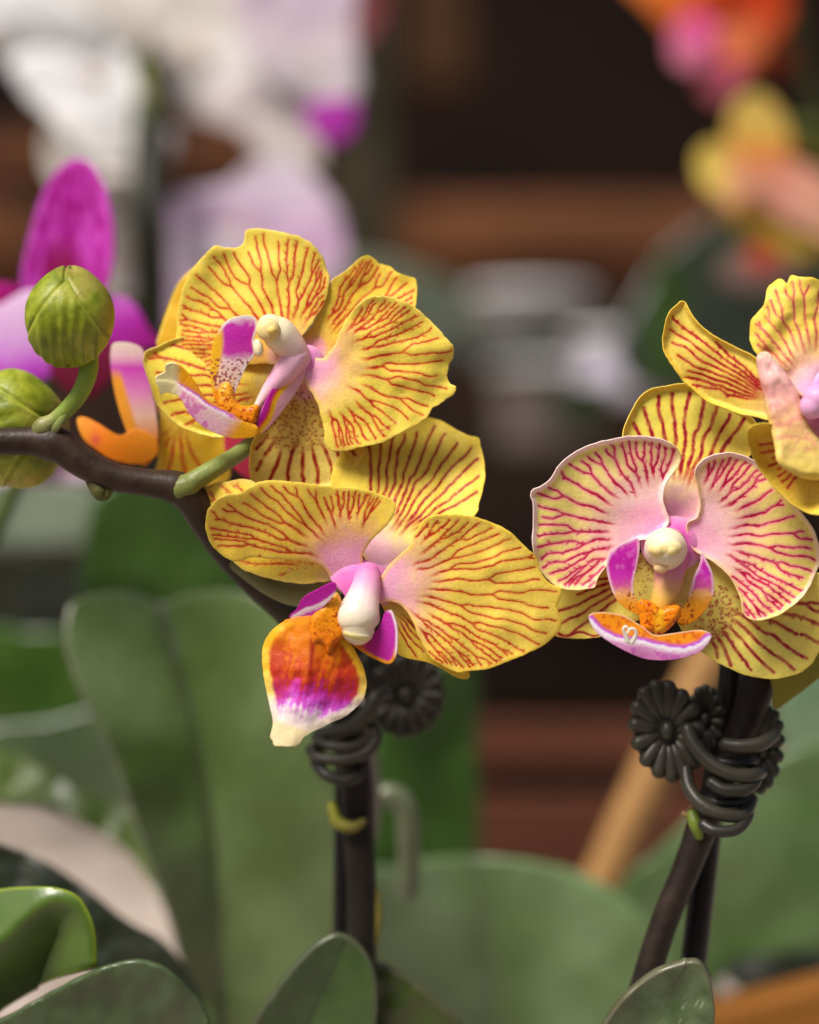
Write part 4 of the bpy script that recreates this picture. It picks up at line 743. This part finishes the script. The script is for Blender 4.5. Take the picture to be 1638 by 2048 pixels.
put('anther_cap', [ball_geo(1330, 1097, -92, dD, 33, 19, 16, 4, lambda x, y, z: 1 + .10 * np.abs(x) - .05, lambda x, y, z: grad(z, [(-1, (234, 206, 120)), (.3, (240, 222, 160)), (1, (244, 232, 190))])),
                   ball_geo(1317, 1100, -98, dD, 13, 12, 11, 0, None, flatc((240, 220, 150)), 24, 16), ball_geo(1342, 1101, -98, dD, 13, 12, 11, 0, None, flatc((240, 220, 150)), 24, 16),
                   ball_geo(1322, 1136, -76, dD, 15, 10, 10, 0, None, flatc((240, 206, 150)), 24, 16)], M_COLUMN, FD)

# ---- flower E: upper right, seen from its side
ZE = zc(1300, 530, 3.938); dE = .438
FE = throat(plant_r, 1660, 800, 60, 80, dE, 10, (226, 120, 200), 'upper flower turned away to the right and cut by the picture edge')
blade('sepal', ZE([(235, 290), (256, 284), (279, 294), (303, 340), (350, 420), (440, 510), (560, 590), (700, 660), (835, 730), (960, 860), (1100, 1000), (1050, 1180), (950, 1222), (850, 1200), (700, 1170), (560, 1120), (440, 1070), (370, 1010), (280, 930), (180, 800), (115, 690), (96, 620), (108, 520), (130, 420), (180, 340)]),
      (1575, 810), dE, form(z0=20, gx=-.25, gy=.05, cup=.02, axis=-148, cross=.9, rip=5, seed=140, roll=-14, rollw=14),
      paint(base=(240, 190, 160), mid=(238, 204, 120), yel=(230, 204, 88), rim=(236, 196, 60), vein=(178, 28, 36), halo=(230, 150, 60), m0=.1, m1=.2, m2=.35, seed=141), FE,
      veins=lambda v: v.grow(-154, 17, 8, .35, 0.15, 2.91, 2.70, 6, 145, 1.15, lateral=.8), seed=143, jag=.9)
blade('petal', ZE([(792, 610), (785, 520), (800, 440), (850, 370), (900, 310), (920, 210), (960, 150), (1010, 112), (1050, 122), (1078, 150), (1100, 95), (1130, 78), (1200, 95), (1280, 102), (1400, 160), (1500, 300), (1560, 600), (1450, 900), (1300, 1040), (1180, 1020), (1080, 930), (960, 820), (860, 730)]),
      (1628, 790), dE, form(z0=10, gx=.05, gy=-.12, cup=.05, axis=-110, cross=.5, rip=11, rw=44, seed=150, roll=1, rollw=6),
      paint(base=(240, 190, 220), mid=(238, 190, 150), yel=(232, 206, 84), rim=(236, 206, 70), vein=(196, 50, 80), halo=(232, 150, 90), m0=.16, m1=.34, m2=.6, seed=151, vs=.75), FE,
      veins=lambda v: v.grow(-108, 50, 12, 1.0, 0.33, 3.14, 2.10, 6, 155, .6), seed=153, jag=1.3)
blade('sepal', ZE([(765, 1320), (790, 1278), (850, 1250), (960, 1250), (1060, 1320), (1300, 1400), (1500, 1600), (1560, 1850), (1450, 1960), (1331, 1968), (1240, 1955), (1130, 1890), (1000, 1780), (900, 1655), (830, 1552), (782, 1430)]),
      (1640, 880), dE, form(z0=22, gx=-.1, gy=.1, cup=.05, axis=140, cross=-.6, rip=4, seed=160, roll=-22, rollw=24),
      paint(base=(230, 196, 90), mid=(228, 190, 80), yel=(222, 186, 66), rim=(226, 200, 70), vein=(190, 60, 40), halo=(226, 150, 60), m1=.2, m2=.4, seed=161, rimw=15), FE,
      veins=lambda v: v.grow(150, 30, 8, .9, 0.25, 3.02, 2.46, 17, 165, .8), seed=163, jag=1)
blade('petal', ZE([(840, 750), (852, 706), (900, 684), (946, 702), (1000, 770), (1080, 870), (1160, 1000), (1200, 1120), (1240, 1240), (1300, 1335), (1450, 1500), (1500, 1650), (1400, 1700), (1331, 1692), (1200, 1675), (1060, 1605), (1000, 1540), (985, 1440), (960, 1320), (930, 1200), (900, 1050), (860, 870)]),
      (1640, 890), dE, form(z0=-34, gx=-.30, gy=.05, cup=0, axis=-125, cross=-1.5, rip=5, rw=30, seed=170, roll=18, rollw=16),
      lambda c: mix(mix(grad(c.Y + (fbm(c.X, c.Y, 22, 7) - .5) * 50, [(700, (240, 226, 190)), (725, (240, 196, 190)), (790, (238, 178, 168)), (850, (236, 186, 130)), (910, (230, 204, 110)), (960, (226, 198, 90))]), lin((214, 110, 120)), ss(fbm(c.X + c.Y * .4, c.Y, 13, 17), .52, .66) * .45 * (1 - ss(c.Y, 880, 930))), lin((236, 214, 110)), (1 - ss(c.e, 3, 10)) * ss(c.Y, 760, 830) * .6), FE, spacing=1.5)
put('column', tube_geo([(1668, 820, 0, 30), (1640, 800, -24, 34), (1625, 812, -30, 26)], dE, 24, lambda u, a: grad(u, [(0, (226, 120, 200)), (1, (234, 176, 214))])), M_COLUMN, FE)
blade('sepal', [(1540, 1330), (1560, 1290), (1640, 1270), (1660, 1330), (1620, 1370), (1580, 1400), (1550, 1418), (1545, 1380)], (1640, 1290), .462, form(rip=3), lambda c: np.tile(lin((160, 150, 60)), (len(c.X), 1)), FD, spacing=3, label='dull green back of a folded sepal tip below the flower')

# ---- stem, leaf of the right plant
dkb = lambda u, a: grad(u, [(0, (30, 26, 20)), (.3, (38, 32, 26)), (.7, (46, 36, 30)), (1, (34, 28, 24))]) * (1 + .6 * (vnoise(u * 300, a * 3, 8, 3) - .5))[:, None]
put('flower_stem', [tube_geo([(1560, 700, 60, 18), (1580, 900, 80, 22), (1570, 1120, 90, 28), (1540, 1290, 90, 34), (1516, 1370, 90, 36), (1490, 1450, 92, 34), (1450, 1540, 95, 31), (1410, 1640, 96, 32), (1372, 1740, 98, 29), (1330, 1840, 100, 28), (1295, 1950, 104, 29), (1270, 2060, 110, 32), (1240, 2320, 120, 36)], .458, 28, dkb, 5)], M_STEM, plant_r)
put('flower_stalk', tube_geo([(1575, 1080, 100, 15), (1500, 1060, 80, 14), (1420, 1075, 50, 13), (1350, 1095, 22, 14)], .452, 16, flatc((150, 150, 80))), M_BUD, plant_r)
put('flower_stalk', tube_geo([(1575, 860, 84, 15), (1620, 820, 60, 14), (1665, 800, 30, 14)], .448, 16, flatc((150, 150, 80))), M_BUD, plant_r)
put('bract', [tube_geo([(1384, 1630, 70, 12), (1392, 1650, 62, 14), (1398, 1672, 62, 9)], .458, 14, lambda u, a: grad(u, [(0, (120, 140, 50)), (1, (110, 128, 40))])), tube_geo([(1368, 1628, 70, 6), (1378, 1632, 68, 5)], .458, 10, flatc((150, 120, 80)))], M_BUD, plant_r)

# ============================================================ plant stakes
stake = lambda pts, d, lab: tag(put('plant_stake', tube_geo(pts, d, 20, lambda u, a: np.tile(lin((20, 18, 17)), (len(u), 1)), 12), M_CLIP), lab, 'plant stake', 'dark stakes tied to the orchid stems')
stake([(1470, 1150, 125, 27), (1462, 1350, 125, 27), (1437, 1520, 125, 27), (1420, 1640, 126, 27), (1390, 1900, 128, 27), (1340, 2320, 130, 27)], .462, 'straight black stake behind the right orchid stem')
stake([(690, 1330, 420, 20), (688, 1500, 420, 20), (686, 1700, 420, 20), (684, 1900, 420, 20), (680, 2320, 420, 20)], .453, 'thin black stake tied against the left orchid stem')

# ============================================================ claw clips
plc = (58, 56, 46)
def flower_plate(cx, cy, z, d, R, squash, rot, n=15):
    gs = []; cr, sr = math.cos(math.radians(rot)), math.sin(math.radians(rot))
    for i in range(n):
        a = 2 * math.pi * i / n + .1; x0, y0 = math.cos(a) * R * .2 * squash, math.sin(a) * R * .2; x1, y1 = math.cos(a) * R * .88 * squash, math.sin(a) * R * .88
        f = lambda x, y: (cx + x * cr - y * sr, cy + x * sr + y * cr)
        xs = [(x0 + (x1 - x0) * t, y0 + (y1 - y0) * t) for t in (0, .4, .8, 1)]
        gs.append(tube_geo([(*f(*xs[0]), z + 6, R * .05), (*f(*xs[1]), z + 2, R * .15), (*f(*xs[2]), z - 2, R * .165), (*f(*xs[3]), z - 5, R * .155)], d, 12, flatc(plc)))
    gs.append(ball_geo(cx, cy, z - 2, d, R * .2 * max(squash, .7), R * .2, R * .16, 0, None, flatc(plc), 24, 16))
    gs.append(ball_geo(cx, cy, z + 14, d, R * .98 * squash, R * .98, R * .19, -rot, None, flatc((34, 32, 27)), 40, 20))
    return gs
def clip(label, px, py, d, plates, prongs, rings):
    t = thing('claw_clip', label, 'plant clip', px, py, d, 'flower shaped clips holding stems to stakes')
    for p in plates: put('flower_plate', flower_plate(*p), M_CLIP, t)
    for p in prongs: put('prong', tube_geo(p, d, 16, lambda u, a: np.tile(lin(plc), (len(u), 1)), 3), M_CLIP, t)
    for p in rings: put('spring_ring', tube_geo(p, d, 14, lambda u, a: np.tile(lin((44, 42, 36)), (len(u), 1)), 3), M_CLIP, t)
    return t
def hoop(cx, cy, z, rx, rz, r, tilt=0, a0=200, a1=-20, n=12):
    return [(cx + rx * math.cos(math.radians(a)), cy + tilt * math.cos(math.radians(a)) + 6 * math.sin(math.radians(a)), z - rz * math.sin(math.radians(a)), r) for a in np.linspace(a0, a1, n)]
clip('dark clip with a broad ribbed flower plate left of the right orchid stem', 1440, 1550, .462,
     [(1334, 1462, 10, .462, 102, .68, -14), (1524, 1500, 60, .462, 88, .42, 8), (1410, 1440, 70, .462, 70, .5, 0)],
     [[(1376, 1460, -20, 15), (1388, 1490, -34, 15), (1420, 1525, -52, 15), (1460, 1548, -62, 15), (1500, 1552, -56, 15), (1520, 1545, -20, 14)],
      [(1372, 1540, 0, 13), (1378, 1575, -20, 14), (1402, 1608, -44, 14), (1440, 1628, -54, 14), (1482, 1630, -44, 14), (1500, 1610, -14, 13)],
      [(1452, 1490, -40, 15), (1480, 1493, -50, 15), (1520, 1488, -46, 15), (1548, 1470, -20, 13)]],
     [[(1424, 1566, -56, 13), (1450, 1580, -66, 13), (1490, 1578, -62, 13), (1512, 1560, -40, 12), (1505, 1535, 0, 11)], [(1408, 1650, -50, 12), (1430, 1662, -62, 12), (1470, 1660, -60, 12), (1492, 1640, -40, 12), (1498, 1620, -10, 11)],
      hoop(1455, 1600, 20, 50, 50, 12, 0), hoop(1460, 1520, 20, 48, 50, 12, 0)])
clip('blurred dark clip on the left orchid stem, partly covered by the orange and magenta lip', 705, 1480, .486,
     [(812, 1392, 110, .486, 84, .92, 20), (760, 1366, 140, .486, 66, .6, -20)],
     [[(640, 1470, 0, 16), (700, 1455, -30, 18), (735, 1425, -40, 18), (752, 1395, -36, 17), (770, 1385, -20, 15)],
      [(632, 1475, -10, 10), (655, 1490, -40, 11), (700, 1494, -52, 11), (740, 1480, -40, 11)],
      [(745, 1455, -30, 11), (752, 1480, -38, 12), (728, 1508, -50, 12), (680, 1520, -54, 12), (632, 1514, -40, 11), (626, 1500, -14, 10)]],
     [[(630, 1524, -20, 11), (650, 1548, -46, 12), (680, 1560, -54, 12), (712, 1556, -48, 12), (718, 1536, -10, 11)], [(622, 1500, -10, 12), (640, 1494, 20, 12), (690, 1486, 40, 12), (740, 1490, 20, 12)],
      [(690, 1340, -10, 20), (720, 1345, -20, 20), (745, 1372, -20, 18)]])

# ============================================================ near leaves
ml = [(310, 1190), (345, 1300), (385, 1450), (415, 1620), (430, 1800), (440, 2050), (440, 2320)]
blade('leaf', [(150, 1203), (200, 1186), (265, 1186), (318, 1208), (370, 1190), (440, 1180), (520, 1198), (590, 1255), (640, 1340), (672, 1450), (694, 1560), (700, 1700), (676, 1850), (600, 1960), (540, 2060), (480, 2330), (400, 2330), (395, 2100), (345, 1860), (270, 1640), (210, 1480), (160, 1380), (132, 1290), (134, 1226)],
      (430, 2200), .555, fold(ml, left=.95, right=.8, z0=30, gy=.02, ref=(430, 1500), bow=5, rip=10, rw=130, seed=2, soft=18), leafcol((70, 90, 42), (100, 120, 74), ml, 3, 16, (44, 54, 26), (96, 102, 76)), plant_l, M_LEAF, 8, .0014, step=8, label='tall broad leaf with a folded midrib')
ml = [(690, 1880), (640, 1990), (590, 2120), (560, 2320)]
blade('leaf', [(500, 2080), (555, 1975), (610, 1908), (650, 1876), (680, 1868), (715, 1885), (742, 1925), (755, 1985), (750, 2070), (720, 2330), (480, 2330)], (600, 2300), .475, fold(ml, .3, .3, 0, 0, .25, (640, 1900), 5, 70, 4), leafcol((50, 72, 32), (68, 90, 46), ml, 5, 6, (44, 60, 30), (78, 84, 60)), plant_l, M_LEAF, 6, .0016, step=6, label='short upright leaf at the foot of the stem')
blade('leaf', [(690, 1960), (750, 1925), (820, 1958), (880, 2008), (935, 2075), (960, 2330), (690, 2330)], (740, 2300), .50, form(gy=.2, rip=6), leafcol((50, 64, 24), (70, 86, 36), None, 7, edge=(104, 100, 76)), plant_l, M_LEAF, 7, .0014)
blade('leaf', [(-120, 2110), (20, 2030), (120, 1975), (220, 1930), (300, 1924), (375, 1975), (425, 2070), (430, 2330), (-120, 2330)], (400, 2300), .47, form(gy=.35, rip=8), leafcol((62, 78, 44), (80, 96, 62), None, 8), plant_l, M_LEAF, 8, .0014)
fl = [(-80, 1930), (0, 1880), (50, 1835), (100, 1800), (150, 1806), (178, 1850), (186, 1920)]
blade('leaf', [(-90, 1800), (0, 1781), (60, 1776), (120, 1780), (160, 1800), (186, 1850), (192, 1912), (182, 1934), (100, 1960), (10, 2010), (-90, 2080)], (-60, 2000), .462, fold(fl, -.9, -.8, 0, 0, .1, (60, 1900), 3, soft=8), leafcol((84, 108, 40), (66, 92, 26), None, 9, edge=(124, 144, 30)), plant_l, M_LEAF, 4, .0016, label='bright curled leaf at the bottom left')
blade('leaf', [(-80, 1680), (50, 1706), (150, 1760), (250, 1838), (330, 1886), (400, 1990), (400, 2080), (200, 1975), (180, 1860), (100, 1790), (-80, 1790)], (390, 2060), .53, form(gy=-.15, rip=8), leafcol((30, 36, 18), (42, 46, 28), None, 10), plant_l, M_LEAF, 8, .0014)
blade('leaf', [(-80, 1490), (30, 1508), (110, 1552), (200, 1600), (290, 1640), (400, 1800), (430, 2100), (370, 1950), (338, 1840), (262, 1712), (170, 1652), (80, 1612), (-80, 1592)], (420, 2080), .565, form(gx=.1, gy=-.5, rip=8), leafcol((58, 74, 26), (80, 98, 36), None, 11), plant_l, M_LEAF, 8, .0014)
mr_ = [(1330, 1990), (1300, 2040), (1260, 2120), (1220, 2320)]
def leafR(c):
    col = grad(fbm(c.X, c.Y, 34, 4, 4), [(.3, (70, 90, 52)), (.7, (96, 116, 78))])
    s = ss(vnoise(c.X * 2.2 + c.Y * 1.1, (c.Y - c.X * 1.1) * .22, 9, 6), .80, .9); col = mix(col, lin((176, 190, 168)), s * .55 * ss(fbm(c.X, c.Y, 40, 44), .42, .6))
    return mix(col, lin((100, 92, 74)), .7 - .7 * ss(c.e, 2, 6))
blade('leaf', [(1170, 2140), (1200, 2062), (1245, 1996), (1300, 1950), (1352, 1927), (1395, 1922), (1418, 1950), (1428, 2000), (1428, 2060), (1410, 2330), (1170, 2330)], (1290, 2300), .455, fold(mr_, .15, .2, 0, 0, .35, (1320, 1950), 6, 60, 5), leafR, plant_r, M_LEAF, 3, .0018, label='scuffed leaf with pale scratches standing before the stem')
